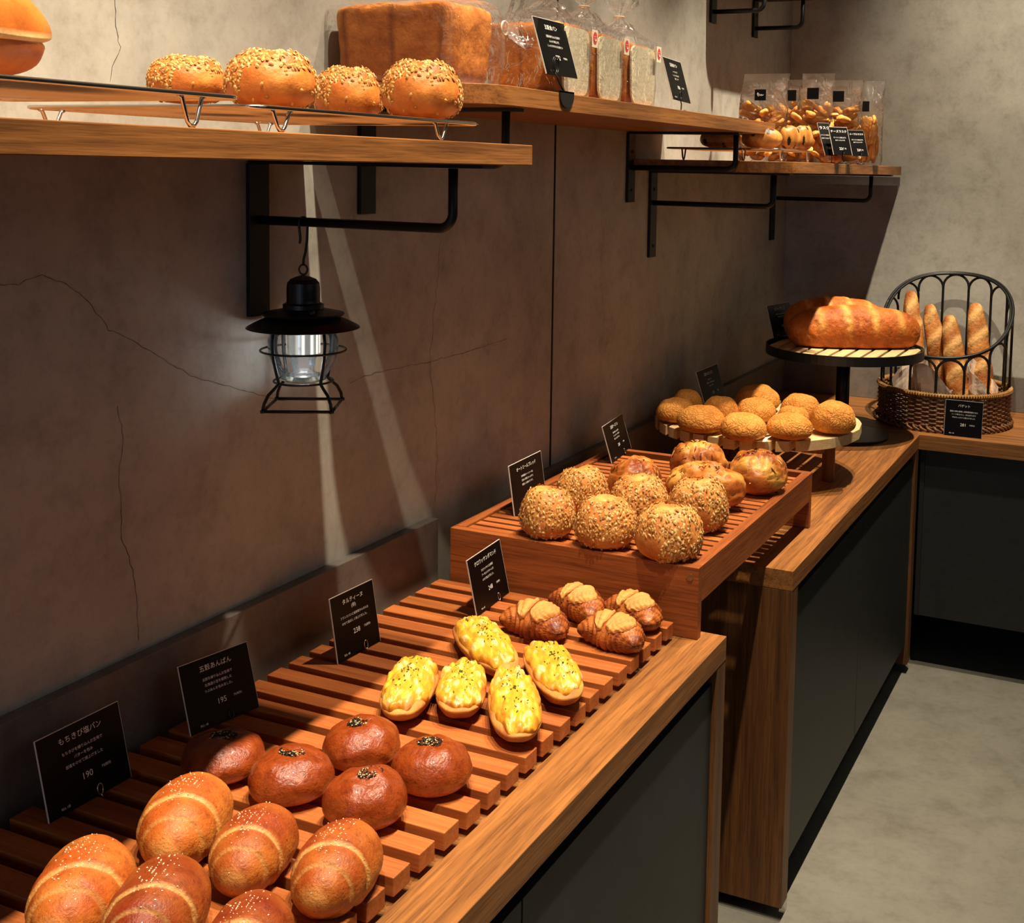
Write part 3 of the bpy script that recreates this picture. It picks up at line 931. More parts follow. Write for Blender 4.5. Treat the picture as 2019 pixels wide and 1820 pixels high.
# --- almond croissants
def croissant(seed):
    rr = random.Random(seed)
    D, L_ = rgb(112, 46, 16), rgb(196, 112, 48)
    edges = [0.17, 0.40, 0.60, 0.78, 0.91]
    def surf(t, th, grow=0.0):
        r = 0.27 * max(0.0, 1 - abs(t) ** 1.9) ** 0.62 + 0.012
        st, gl = 0.0, 0.0
        for e in edges:
            eb = e + 0.05 * math.sin(th * (1 if t > 0 else -1) + 0.5)
            d = abs(t) - eb
            st += 0.10 * sstep(-0.01, 0.02, d) * (1 - 0.8 * sstep(0.02, 0.18, d))
            gl = max(gl, math.exp(-((d - 0.015) / 0.02) ** 2))
        r = r * (1 - st) + grow
        a = t * 1.0
        cx, cy = 0.50 * math.sin(a), 0.50 * (math.cos(a) - 1) * 0.9
        nx, ny = math.sin(a), math.cos(a)
        lay = 0.012 * math.sin(26 * th + 3 * math.sin(9 * t)) * (0.4 + abs(t))
        rr_ = r + lay * 0.5 + 0.016 * nz((t * 2, math.cos(th), math.sin(th)), 2.2, seed)
        x = cx + nx * rr_ * math.cos(th); y = cy + ny * rr_ * math.cos(th); z = rr_ * math.sin(th) * 0.95
        return x, y, z, gl, lay
    nu, nv = 52, 84
    vs, cs, fs = [], [], []
    for i in range(nv + 1):
        t = -1 + 2 * i / nv
        for j in range(nu):
            th = 2 * PI * j / nu
            x, y, z, gl, lay = surf(t, th)
            if z < -0.17: z = -0.17 + (z + 0.17) * 0.12
            k = 0.45 + 0.8 * nz((x, y, z), 5, seed) + lay * 22 - gl * 0.4
            vs.append((x, y, z)); cs.append(mixc(D, L_, k))
    for i in range(nv):
        for j in range(nu):
            j2 = (j + 1) % nu
            fs.append((i * nu + j, i * nu + j2, (i + 1) * nu + j2, (i + 1) * nu + j))
    o = MB().add(vs, fs, cs).build('almond_croissant', M['croissant'], None, True)
    # two baked sheets of almond cream draped over the middle
    P, Q = rgb(208, 144, 74), rgb(158, 84, 32)
    for ta, tb, sg in ((-0.55, -0.03, 1), (0.02, 0.66, 2)):
        vs, cs, fs = [], [], []
        m, n = 26, 30
        for lyr in (0, 1):
            for i in range(m + 1):
                for j in range(n + 1):
                    a, b = i / m, j / n
                    tt = ta + (tb - ta) * a
                    wid = 0.78 + 0.22 * nz((a * 3, sg, seed), 1.1, seed)
                    th = PI / 2 + 0.25 + (b - 0.5) * 2 * wid * (0.30 + 0.85 * math.sin(PI * min(1, max(0, a))) ** 0.5)
                    ed = min(a, 1 - a, b, 1 - b)
                    gr = (0.030 * sstep(0, 0.12, ed) + 0.004) if lyr else 0.0
                    x, y, z, gl, lay = surf(tt, th, gr + 0.004)
                    vs.append((x, y, z + 0.008 * lyr * nz((x, y, z), 9, seed + sg)))
                    cs.append(mixc(P, Q, (1 - sstep(0.0, 0.14, ed)) * 0.5 + 0.5 * nz((x, y, z), 4, seed + 2)))
        w = n + 1; half = (m + 1) * w
        for i in range(m):
            for j in range(n):
                q = i * w + j
                fs.append((half + q, half + q + 1, half + q + w + 1, half + q + w)); fs.append((q, q + w, q + w + 1, q + 1))
        rim = [j for j in range(n)] + [i * w + n for i in range(m)] + [m * w + n - j for j in range(n)] + [(m - i) * w for i in range(m)]
        for a, b in zip(rim, rim[1:] + rim[:1]):
            fs.append((a, b, half + b, half + a))
        MB().add(vs, fs, cs).build('almond_cream', M['almond'], o, True, label='pale baked almond cream sheet')
    return o
G = 'almond croissants beside the raised tray'
for bb, seed, pa, pb, lab in [
    ((994, 1177, 1113, 1273), 31, (1102, 1258), (1003, 1200), 'almond croissant at the left, next to the price card'),
    ((1087, 1147, 1189, 1237), 32, (1170, 1228), (1098, 1162), 'almond croissant at the back left, against the raised tray front'),
    ((1142, 1203, 1269, 1293), 33, (1262, 1282), (1152, 1216), 'almond croissant at the front right with its twisted tip hanging forward'),
    ((1195, 1160, 1300, 1253), 34, (1286, 1240), (1205, 1172), 'darker almond croissant at the back right, against the raised tray front')]:
    o = croissant(seed)
    lay(o, pa, pb, (0.128, 0.080, 0.056), bb, ZS, PI)
    tag(o, lab, 'bread', G)

# --- oat covered buns
def oat_proto(seed, flakes, cover):
    rr = random.Random(seed)
    A, B = (rgb(220, 146, 66), rgb(184, 92, 30)) if seed == 42 else (rgb(226, 166, 88), rgb(180, 98, 38))
    def col(x, y, z, th, ph):
        return mixc(A, B, 0.62 + 0.5 * nz((x, y, z), 3.2, seed) + 0.25 * nz((x, y, z), 9, seed) - 0.7 * math.exp(-(x * x + y * y) / 0.02))
    fn = dome_fn(0.68, 0.38, 0.045, seed, col, 0.06, 0.03)
    mb = MB().sphere_grid(fn, 60, 40)
    me = mb.mesh('oat_bun', M['oat_bun'])
    vs = mb.v
    g = MB()
    nu = 60
    cols = [rgb(214, 168, 98), rgb(206, 154, 82), rgb(190, 134, 66), rgb(228, 190, 126), rgb(160, 104, 50)]
    n = 0
    while n < flakes:
        i = rr.randrange(8, 39); j = rr.randrange(nu)
        ph = -PI / 2 + PI * i / 40
        p = Vector(vs[i * nu + j])
        rad = math.hypot(p.x, p.y)
        if rr.random() > math.cos(ph) + 0.1: continue
        if rad < 0.19 and p.z > 0.4 and rr.random() < 0.9: continue
        if not cover(p, rr): continue
        p = p + Vector((rr.uniform(-.012, .012), rr.uniform(-.012, .012), rr.uniform(-.012, .012)))
        nrm = Vector((p.x, p.y, (p.z - 0.25))).normalized()
        tg = nrm.orthogonal().normalized(); bt = nrm.cross(tg)
        a = rr.uniform(0, 2 * PI); tl = rr.uniform(-.22, .30)
        d = (tg * math.cos(a) + bt * math.sin(a) + nrm * tl).normalized() * rr.uniform(0.019, 0.036)
        e = (nrm.cross(d)).normalized() * rr.uniform(0.012, 0.020)
        q = nrm * 0.006; p = p + nrm * 0.004
        g.add([p - d, p - d * .4 + e, p + d * .5 + e * .9, p + d, p + d * .4 - e, p - d * .5 - e * .9, p + q * 1.6, p - q],
              [(0, 1, 6), (1, 2, 6), (2, 3, 6), (3, 4, 6), (4, 5, 6), (5, 0, 6), (1, 0, 7), (2, 1, 7), (3, 2, 7), (4, 3, 7), (5, 4, 7), (0, 5, 7)], rr.choice(cols))
        n += 1
    gm = g.mesh('oat_flakes', M['oat'], False)
    return me, gm
OAT = [oat_proto(41, 1150, lambda p, r: p.z > 0.20 or r.random() < 0.12),
       oat_proto(42, 1300, lambda p, r: not (p.y < -0.14 and p.z < 0.40 and abs(p.x) < 0.36 + 0.3 * nz(p, 5, 3)) or r.random() < 0.03),
       oat_proto(43, 1250, lambda p, r: not (p.y < -0.24 and p.z < 0.30))]
def oat_bun(k):
    o = link('oat_bun', OAT[k][0]); stuff(link('oat_flakes', OAT[k][1], o)); return o
G = 'oat buns on the raised tray'
for bb, k, rz, lab in [
    ((1024, 957, 1134, 1064), 0, 20, 'oat bun at the front left of the raised tray, before the leaning card'),
    ((1096, 915, 1200, 1012), 0, 100, 'oat bun at the back left of the raised tray'),
    ((1133, 974, 1255, 1084), 0, -40, 'oat bun in the middle of the front row with a pale torn patch'),
    ((1202, 932, 1318, 1034), 0, 200, 'oat bun in the middle of the second row of the raised tray'),
    ((1250, 989, 1386, 1108), 2, -55, 'largest oat bun, at the front right of the raised tray'),
    ((1316, 941, 1437, 1050), 2, -20, 'heavily coated oat bun at the right of the second row')]:
    o = oat_bun(k)
    fit(o, bb, z=ZR, rz=math.radians(rz), s0=0.115)
    tag(o, lab, 'bread', G)

# --- cheese buns
def cheese_bun(seed, el=1.0):
    rr = random.Random(seed)
    A, B, Cc = rgb(208, 128, 52), rgb(140, 64, 20), rgb(236, 178, 84)
    def col(x, y, z, th, ph):
        q = nz((x, y, z), 3.4, seed)
        return mixc(mixc(B, A, 0.5 + 1.1 * q), Cc, 0.8 * sstep(0.15, 0.5, nz((x, y, z), 2.4, seed + 5) + 0.2 * x))
    f0 = dome_fn(0.80, 0.40, 0.07, seed, col, 0.0, 0.05)
    def fn(th, ph):
        x, y, z, c = f0(th, ph)
        rid = abs(nz((x, y * 0.4, z), 6.5, seed + 2))
        k = 1 - 0.055 * math.exp(-(rid / 0.06) ** 2) * sstep(0.12, 0.3, z)
        return x * k * el, y * k, z * k, mixc(c, rgb(120, 52, 18), 0.7 * (1 - k) / 0.055)
    mb = MB().sphere_grid(fn, 64, 40)
    o = mb.build('cheese_bun', M['cheese'], None, True)
    # crisp baked cheese shreds on the crown
    g = MB(); ups = [v for v in mb.v if v[2] > 0.30]
    for _ in range(90):
        p = Vector(rr.choice(ups)); a = rr.uniform(0, PI)
        if rr.random() > 0.35 + 0.8 * sstep(-0.1, 0.25, nz(p, 3.0, seed + 8)): continue
        d = Vector((math.cos(a), math.sin(a), 0)) * rr.uniform(0.025, 0.055)
        pts = []
        for k in range(5):
            q = p + d * (k / 2 - 1)
            rad = math.hypot(q.x / el, q.y)
            zt = 0.62 * (0.40 + 0.60 * math.sqrt(max(0.0, 1 - min(1, 2 * rad) ** 2.5)))
            pts.append((q.x + rr.uniform(-.006, .006), q.y + rr.uniform(-.006, .006), zt + rr.uniform(-.004, .010)))
        c = rr.choice([rgb(250, 206, 120), rgb(240, 176, 84), rgb(150, 70, 26), rgb(104, 44, 18), rgb(226, 150, 66)])
        g.tube(pts, [0.003, 0.0085, 0.010, 0.0085, 0.003], 5, False, c)
    stuff(g.build('cheese_shreds', M['cheese'], o, True))
    return o
G = 'cheese buns on the raised tray'
for bb, seed, rz, el, lab in [
    ((1197, 897, 1305, 985), 51, 40, 1.0, 'cheese bun at the left, mostly behind the oat buns and beside the small card'),
    ((1320, 869, 1437, 955), 52, 15, 1.0, 'cheese bun with a scorched dark crown at the back of the raised tray'),
    ((1312, 908, 1471, 1004), 53, 8, 1.35, 'long cheese bun with a pale left half, just behind the oat buns'),
    ((1437, 884, 1554, 976), 54, -30, 1.0, 'glossy cheese bun alone at the far right corner of the raised tray')]:
    o = cheese_bun(seed, el)
    fit(o, bb, z=ZR, rz=math.radians(rz), s0=0.115)
    tag(o, lab, 'bread', G)

# --- melon buns on the pale stand
def melon_mesh(seed):
    A, B = rgb(224, 156, 74), rgb(194, 118, 46)
    def col(x, y, z, th, ph):
        return mixc(A, B, 0.5 + 0.6 * nz((x, y, z), 3, seed))
    f0 = dome_fn(0.82, 0.34, 0.03, seed, col, 0.0, 0.02)
    return MB().sphere_grid(f0, 56, 34).mesh('melon_bun', M['melon'])
MEL = [melon_mesh(61), melon_mesh(62)]
G = 'melon buns on the pale stand'
MB_ = [((1324, 767, 1386, 818), 'melon bun at the back left of the stand, partly in shade beside the black card'),
       ((1450, 757, 1538, 812), 'melon bun at the top of the pile, farthest back in the middle'),
       ((1384, 780, 1457, 834), 'melon bun just in front of the leaning black card'),
       ((1538, 775, 1618, 832), 'melon bun at the back right, before the black post'),
       ((1293, 783, 1372, 834), 'melon bun at the far left rim of the stand'),
       ((1450, 783, 1530, 834), 'melon bun hemmed in at the centre of the pile'),
       ((1532, 799, 1596, 838), 'melon bun wedged between the centre one and the right one'),
       ((1598, 788, 1688, 857), 'melon bun at the far right rim of the stand'),
       ((1334, 798, 1430, 855), 'wide melon bun at the front left, over the block ends'),
       ((1511, 813, 1603, 868), 'melon bun at the front right of the front row'),
       ((1420, 812, 1512, 870), 'melon bun nearest the camera, at the front centre of the stand')]
for i, (bb, lab) in enumerate(MB_):
    o = link('melon_bun', MEL[i % 2])
    fit(o, bb, z=ZW, rz=i * 1.3, s0=0.115)
    tag(o, lab, 'bread', G)

# --- big loaves on the pedestal
def batard(seed, tone):
    D, L_, P = tone
    def fn(th, ph):
        t = math.sin(ph); c = max(0, math.cos(ph)) ** 0.72
        x = 0.5 * t
        r = 0.165 * c
        sc = 0.0
        for q in (-0.30, -0.10, 0.10, 0.30):
            d = (x - q) + 0.22 * (math.cos(th)) * 0.165
            w = sstep(-0.2, 0.5, math.sin(th))
            sc = max(sc, w * math.exp(-(d / 0.028) ** 2))
        y, z = r * math.cos(th), r * math.sin(th) * 0.92
        wr = abs(nz((x * 1.2, y * 0.5, z * 0.8), 13, seed))
        k = 1 + 0.05 * nz((x, y, z), 7, seed) - 0.07 * math.exp(-(wr / 0.045) ** 2) + 0.06 * sc - 0.05 * sc * sc
        y *= k; z *= k
        if z < -0.085: z = -0.085 + (z + 0.085) * 0.15
        cc = mixc(D, L_, 0.5 + 0.9 * nz((x, y, z), 4, seed) + 0.3 * sstep(-.1, .12, z))
        return x, y, z, mixc(cc, P, 0.75 * sc + 0.2 * math.exp(-(wr / 0.03) ** 2))
    return MB().sphere_grid(fn, 72, 84).build('batard_loaf', M['loaf'], None, True)
TONE = (rgb(146, 66, 20), rgb(206, 112, 42), rgb(240, 176, 88))
SHADED = (rgb(104, 42, 20), rgb(140, 62, 30), rgb(170, 90, 44))  # loaf colours darkened to stand in for shade
G = 'big loaves on the pedestal stand'
front = None
for seed, rz, tone, sc, off_, lab in [
    (71, 26, TONE, 1.0, None, 'big crusty loaf lying in front on the black pedestal stand'),
    (72, 22, TONE, 0.80, (-0.085, 0.112), 'paler loaf just behind the front loaf on the pedestal stand'),
    (73, 24, SHADED, 0.42, (-0.155, 0.215), 'loaf painted dark for shade beside the card on the pedestal stand')]:
    o = batard(seed, tone)
    if front is None:
        fit(o, (1552, 600, 1815, 687), z=ZK, rz=math.radians(rz), s0=0.40); front = o
    else:
        V = verts_of(o)
        o.scale = (front.scale[0] * sc, front.scale[1] * (0.86 if sc > .6 else 0.7), front.scale[2] * (1.08 if sc > .6 else 0.95)); o.rotation_euler = (0, 0, math.radians(rz))
        o.location = (front.location[0] + off_[0], front.location[1] + off_[1], ZK - V[:, 2].min() * o.scale[2])
    tag(o, lab, 'bread', G)

# curled parchment scraps under the melon buns
for (u, v), lab, rz in (((1446, 868), 'small curl of parchment under the nearest melon bun', 0.4), ((1498, 872), 'pointed curl of parchment between the front melon buns', 1.2)):
    b = onz(u, v, ZW)
    vs, fs = [], []
    for i in range(9):
        for j in range(6):
            a = -0.8 + 1.6 * i / 8
            vs.append((0.026 * math.sin(a), -0.020 + 0.012 * j, 0.004 + 0.012 * (1 - math.cos(a)) + 0.012 * (1 - j / 5) ** 2 * (1 if i > 4 else 0.4)))
    for i in range(8):
        for j in range(5):
            fs.append((i * 6 + j, i * 6 + j + 1, (i + 1) * 6 + j + 1, (i + 1) * 6 + j))
    me = MB().add(vs, fs).mesh('parchment_scrap', M['parchment'])
    ob = link('parchment_scrap', me); ob.location = (b[0], b[1], ZW - 0.0035); ob.rotation_euler = (0, 0, rz)
    so = ob.modifiers.new('thick', 'SOLIDIFY'); so.thickness = 0.0004
    tag(ob, lab, 'paper')

# ------------------------------------------------------------------ baguette basket
KX, KY, KR = 0.63, 3.985, 0.205
o = (KX, KY, T)
t = tag(empty('baguette_basket', o), 'round wicker basket with black iron arches on the corner counter', 'basket')
def circ(r, z, n=96, wav=0.0, k=0, ph=0.0):
    return [((r + wav * math.cos(k * a + ph)) * math.cos(a), (r + wav * math.cos(k * a + ph)) * math.sin(a), z) for a in [2 * PI * i / n for i in range(n)]]
RIM = 0.116
mb = MB(); rows = 15
for i in range(rows):
    z = 0.014 + (RIM - 0.022) * i / (rows - 1)
    mb.tube(circ(KR - 0.001, z, 168, 0.0035, 28, PI * (i % 2)), 0.0031, 6, True)
mb.build('wicker_wall', M['wicker'], t, smooth=True)
mb = MB()
for i in range(56):
    a = 2 * PI * i / 56
    mb.tube([((KR - 0.001) * math.cos(a), (KR - 0.001) * math.sin(a), 0.004), ((KR - 0.001) * math.cos(a), (KR - 0.001) * math.sin(a), RIM - 0.004)], 0.0022, 5)
mb.build('stakes', M['wicker'], t, smooth=True)
mb = MB()
for i in range(60):
    a = 2 * PI * i / 60
    mb.tube([((KR - 0.004) * math.cos(a), (KR - 0.004) * math.sin(a), 0.019), ((KR + 0.012) * math.cos(a + 0.06), (KR + 0.012) * math.sin(a + 0.06), 0.012), ((KR + 0.010) * math.cos(a + 0.13), (KR + 0.010) * math.sin(a + 0.13), 0.0045), ((KR - 0.004) * math.cos(a + 0.19), (KR - 0.004) * math.sin(a + 0.19), 0.0042)], 0.0040, 6)
mb.build('braided_foot', M['wicker'], t, smooth=True)
mb = MB()
mb.tube(circ(KR + 0.001, RIM, 120), 0.0062, 8, True)
for i in range(150):
    a = 2 * PI * i / 150
    mb.tube([((KR + 0.001 + 0.0072 * math.cos(b)) * math.cos(a + 0.004 * b), (KR + 0.001 + 0.0072 * math.cos(b)) * math.sin(a + 0.004 * b), RIM + 0.0072 * math.sin(b)) for b in [2 * PI * k_ / 8 for k_ in range(9)]], 0.0016, 4)
mb.build('wrapped_rim', M['cane'], t, smooth=True, label='pale cane wrapped rim')
MB().lathe([(0, 0.006), (KR - 0.006, 0.006), (KR - 0.006, 0.010), (0, 0.010)], 60).build('basket_floor', M['wicker'], t)
ZF, ZBK = 0.977 - T, 1.212 - T
def ztop(a):
    q = (1 + math.sin(a)) / 2           # 0 at the front, 1 at the back
    return ZF + (ZBK - ZF) * (0.55 * q + 0.45 * q * q * (3 - 2 * q))
RI = KR - 0.004
for dr in (0.0, -0.007):
    MB().tube([((RI + dr) * math.cos(a), (RI + dr) * math.sin(a), ztop(a) + dr * 0.4) for a in [2 * PI * i / 120 for i in range(120)]], 0.0052 if dr == 0 else 0.0042, 8, True).build('top_hoop', M['black'], t, smooth=True)
NA = 15
for i in range(NA):
    a0 = 2 * PI * (i + 0.06) / NA - PI / 2; a1 = a0 + 2 * PI / NA
    am, hw = (a0 + a1) / 2, (a1 - a0) / 2
    P = []
    for q in [RIM + 0.002]:
        P.append((a0, q))
    zt = ztop(am) - 0.006
    bend = hw * RI
    zs = min(zt - bend, ztop(a0) - 0.03)
    P.append((a0, zs * 0.5 + RIM * 0.5))
    for k_ in range(0, 13):
        th = PI - PI * k_ / 12
        P.append((am + hw * math.cos(th), zs + (zt - zs) * math.sin(th)))
    P.append((a1 - 0.0, zs - 0.012))
    MB().tube([(RI * math.cos(a), RI * math.sin(a), z) for a, z in P], 0.0042, 6).build('arch', M['black'], t, smooth=True)

def baguette(seed, L, r):
    D, L_, P = rgb(148, 80, 30), rgb(200, 126, 58), rgb(230, 182, 112)
    def fn(th, ph):
        s = math.sin(ph); c = max(0, math.cos(ph)) ** 0.45
        x = 0.5 * s * L
        rr_ = r * c * (1 - 0.18 * s * s)
        y, z = rr_ * math.cos(th), rr_ * math.sin(th)
        sc = 0
        for q in (-0.36, -0.08, 0.18, 0.40):
            d = x / L - q + 0.07 * math.cos(th)
            sc = max(sc, sstep(0.05, 0.6, math.sin(th)) * math.exp(-(d / 0.065) ** 2))
        k = 1 + 0.12 * nz((x, y, z), 26, seed) + 0.13 * sc - 0.10 * sstep(0.2, 0.5, sc) * (1 - sc)
        cc = mixc(D, L_, 0.5 + 0.9 * nz((x, y, z), 14, seed))
        return x, y * k, z * k, mixc(cc, P, 0.8 * sc)
    return MB().sphere_grid(fn, 44, 96).build('baguette', M['baguette'], None, True)
def aim(ob, base, top, roll):
    d = Vector(top) - Vector(base)
    q = d.to_track_quat('X', 'Z')
    from mathutils import Quaternion
    ob.rotation_mode = 'QUATERNION'
    ob.rotation_quaternion = Quaternion(d.normalized(), roll) @ q
    ob.location = (Vector(base) + Vector(top)) / 2
G = 'baguettes in the wicker basket'
BG = [((1795, 574), 4.06, (0.560, 3.93), 0.033, 0.9, 'leftmost baguette leaning over the end of the big loaf'),
      ((1832, 600), 4.05, (0.640, 4.00), 0.033, 0.4, 'second baguette from the left in the wicker basket'),
      ((1871, 622), 4.00, (0.700, 3.92), 0.035, 0.2, 'shortest looking baguette, third from the left in the wicker basket'),
      ((1923, 598), 4.06, (0.758, 3.985), 0.037, 0.3, 'rightmost baguette in the wicker basket, standing tall')]
for i, (tp, yy, bs, r, roll, lab) in enumerate(BG):
    top = ony(tp[0], tp[1], yy)
    base = (bs[0], bs[1], T + 0.030)
    L = float(np.linalg.norm(np.array(base) - top))
    ob = baguette(81 + i, L, r)
    # turn the scored side toward the shopper
    aim(ob, base, tuple(top), 0.0)
    x_ax = ob.rotation_quaternion @ Vector((0, 0, 1))
    want = Vector((0.25, -1, 0.1))
    ax = (Vector(tuple(top)) - Vector(base)).normalized()
    w = (want - ax * want.dot(ax)).normalized(); c_ = (x_ax - ax * x_ax.dot(ax)).normalized()
    ang = math.atan2(ax.dot(c_.cross(w)), c_.dot(w))
    aim(ob, base, tuple(top), ang + (roll - 0.4) * 0.8)
    tag(ob, lab, 'bread', G)

def sleeve(u_list, label, seed):
    # a crumpled tissue wrapper standing round the lower part of a baguette
    (bx, by), (tx, ty), h, r = u_list
    rr = random.Random(seed); n = 30; m = 12
    vs, fs = [], []
    for i in range(m + 1):
        q = i / m
        for j in range(n):
            a = 2 * PI * j / n
            rag = h * (0.82 + 0.30 * math.sin(a * 1 + seed) + 0.05 * math.sin(3 * a))
            z = T + 0.022 + q * rag
            rad = r * (0.92 + 0.34 * q) * (1 + 0.10 * nz((math.cos(a), math.sin(a), q * 2), 2.5, seed) + 0.03 * math.sin(9 * a + 4 * q))
            vs.append((bx + (tx - bx) * q + rad * math.cos(a), by + (ty - by) * q + rad * math.sin(a), z))
    for i in range(m):
        for j in range(n):
            j2 = (j + 1) % n
            fs.append((i * n + j, i * n + j2, (i + 1) * n + j2, (i + 1) * n + j))
    me = MB().add(vs, fs).mesh('paper_sleeve', M['paper'], False)
    ob = link('paper_sleeve', me)
    so = ob.modifiers.new('thick', 'SOLIDIFY'); so.thickness = 0.0006
    return tag(ob, label, 'paper bag', 'paper sleeves in the basket')
def base_top(i, q):
    tp, yy, bs = BG[i][:3]; top = ony(tp[0], tp[1], yy)
    return (bs[0] + (top[0] - bs[0]) * q, bs[1] + (top[1] - bs[1]) * q)
sleeve(((0.530, 3.905), (0.520, 3.93), 0.17, 0.046), 'crumpled tissue wrapper at the left of the basket', 2)
sleeve(((0.622, 3.860), (0.612, 3.855), 0.17, 0.050), 'large crumpled tissue wrapper at the front of the basket', 4)
sleeve(((0.752, 3.950), (0.756, 3.950), 0.165, 0.037), 'tissue wrapper with printed lines at the right of the basket', 5)

# ------------------------------------------------------------------ price cards
def text_mesh(body, size, align='CENTER', res=2):
    c = bpy.data.curves.new('lettering', 'FONT')
    c.body = body; c.size = size; c.align_x = align; c.align_y = 'CENTER'; c.resolution_u = res
    ob = bpy.data.objects.new('lettering', c); COL.objects.link(ob)
    dg = bpy.context.evaluated_depsgraph_get(); dg.update()
    me = bpy.data.meshes.new_from_object(ob.evaluated_get(dg))
    vs = [tuple(v.co) for v in me.vertices]; fs = [tuple(p.vertices) for p in me.polygons]
    bpy.data.objects.remove(ob); bpy.data.curves.remove(c); bpy.data.meshes.remove(me)
    return vs, fs

def card(corners, BLp, BRp, lines, label, clip=True, clipx=0.62, skew=False, TLp=None, res=2, base=True, clipmat='chrome'):
    """Card whose lower corners are the 3D points BLp, BRp; its lean comes from the upper corners in the photograph."""
    BLp, BRp = np.array(BLp, float), np.array(BRp, float)
    e = BRp - BLp; w = np.linalg.norm(e); e = e / w
    if TLp is None:
        ups = []
        for (u, v), B in ((corners[0], BLp), (corners[1], BRp)):
            d = _ray(u, v); tt = e @ (B - CAM) / (e @ d)
            ups.append(CAM + d * tt - B)
        up = (ups[0] + ups[1]) / 2
    else:
        up = np.array(TLp, float) - BLp
    up = up - e * (up @ e)
    h = np.linalg.norm(up); up /= h
    n = np.cross(e, up)
    if n @ (CAM - BLp) < 0: n = -n
    # local frame: x along e, y along up, z toward the viewer
    Rm = Matrix(((e[0], up[0], n[0]), (e[1], up[1], n[1]), (e[2], up[2], n[2])))
    t = tag(empty('price_card', (0, 0, 0)), label, 'sign', 'black price cards')
    t.matrix_world = Matrix.Translation(Vector((BLp + BRp) / 2 + n * 0.0)) @ Rm.to_4x4()
    MB().box(-w / 2, w / 2, 0, h, -0.0016, 0.0).build('panel', M['card'], t)
    k = 0.0007 if w > 0.055 else 0.0003
    fr = MB()
    fr.box(-w / 2 - k, -w / 2, 0, h, -0.0018, 0.0002).box(w / 2, w / 2 + k * 0.5, 0, h, -0.0018, 0.0002).box(-w / 2 - k, w / 2 + k * 0.5, h, h + k, -0.0018, 0.0002)
    fr.build('edge', M['card_edge'], t, label='pale cut edge')
    mb = MB()
    for body, fy, fs_, fx, al in lines:
        vs, fc = text_mesh(body, fs_ * h, al, res)
        if not vs: continue
        xs = [p[0] for p in vs]
        wmax = (max(xs) - min(xs)); q = min(1.0, 0.86 * w / wmax) if wmax > 0 else 1
        mb.add([((p[0] * q) + fx * w, p[1] * (q if q < 0.98 else 1) + fy * h, 0.0004) for p in vs], fc)
    mb.build('lettering', M['ink'], t, label='white Japanese lettering')
    if clip:
        cx = (clipx - 0.5) * w; r = 0.055 * h if h > 0.05 else 0.006
        cl = MB().tube([(cx + r * 0.75 * math.cos(a), 0.012 * h + r + r * 1.25 * math.sin(a) + r * 0.2, 0.0022) for a in [2 * PI * i / 20 for i in range(20)]], 0.0007, 6, True)
        cl.tube([(cx, 0.002, 0.0022), (cx + 0.001, -0.002 - r * .2, 0.003), (cx + 0.004, -0.003 - r * .2, 0.001)], 0.0007, 6)
        cl.build('wire_clip', M[clipmat], t, smooth=True)
    if base:      # folded rear strut the card leans on
        MB().box(-w * 0.3, w * 0.3, 0.0, h * 0.45, -0.0032, -0.0020).build('back_strut', M['card'], t)
    return t, e, up, n, w, h
def on(u, v, z): return onz(u, v, z + 0.0006)
J = 'CENTER'
def std(title, body, price, ts=0.095, by=0.60, note=True):
    L = [(title, 0.85, ts, 0.0, J)]
    for i, b in enumerate(body):
        L.append((b, by + 0.09 - 0.085 * i, 0.048, 0.0, J))
    L.append((price, 0.32, 0.115, 0.0, J)); L.append(('円(税別)', 0.325, 0.040, 0.235, J))
    if note: L.append(('税込 1個', 0.07, 0.036, -0.30, J))
    return L
card(((67, 1464), (233, 1383)), on(98, 1624, ZS), on(259, 1532, ZS), std('もちきび塩パン', ['もちきびを練り込んだ生地で', 'バターを包み', '岩塩をのせて焼上げました'], '190'), 'large black price card nearest the camera, reading 190', clipx=0.60)
card(((350, 1320), (487, 1262)), on(377, 1452, ZS), on(511, 1394, ZS), std('五穀あんぱん', ['五穀を練り込んだ生地で', '北海道小豆を使用した', 'つぶあんを包みました。'], '195'), 'black price card behind the half shaded bean bun, reading 195', clipx=0.58, clipmat='black')
card(((649, 1182), (734, 1143)), on(667, 1310, ZS), on(750, 1264, ZS), [('タルティーヌ', 0.86, 0.085, 0.0, J), ('(卵)', 0.76, 0.07, 0.0, J), ('フランスパンに自家製タルタルを', 0.63, 0.046, 0.0, J), ('のせて香ばしく焼上げました。', 0.54, 0.046, 0.0, J), ('238', 0.36, 0.11, 0.0, J), ('円(税別)', 0.365, 0.042, 0.25, J), ('税込 1個', 0.07, 0.036, -0.28, J)], 'black price card with a wire ring behind the egg toasts, reading 238', clipx=0.64)
card(((918, 1106), (987, 1064)), on(941, 1217, ZS), on(1004, 1168, ZS), std('クロワッサンダマンド', ['クロワッサンに自家製', 'アーモンドクリームを', 'のせて焼上げました。'], '248', 0.09), 'black price card with a wire ring beside the almond croissants, reading 248', clipx=0.66)
card(((1004, 916), (1065, 893)), on(1015, 1018, ZR), on(1077, 982, ZR), std('オートミールブレッド', ['食物繊維 オートミールを', '生地と表面にたっぷりと', '使用した食事パンです。'], '165', 0.09), 'black price card behind the front left oat bun on the raised tray', clipx=0.64)
card(((1186, 840), (1228, 818)), on(1207, 914, ZR), on(1245, 884, ZR), std('五穀チーズパン', ['五穀を練り込んだ生地で', 'たっぷりのチーズを包み', '香ばしく焼上げました。'], '260', 0.10), 'black price card behind the cheese buns on the raised tray', clipx=0.64)
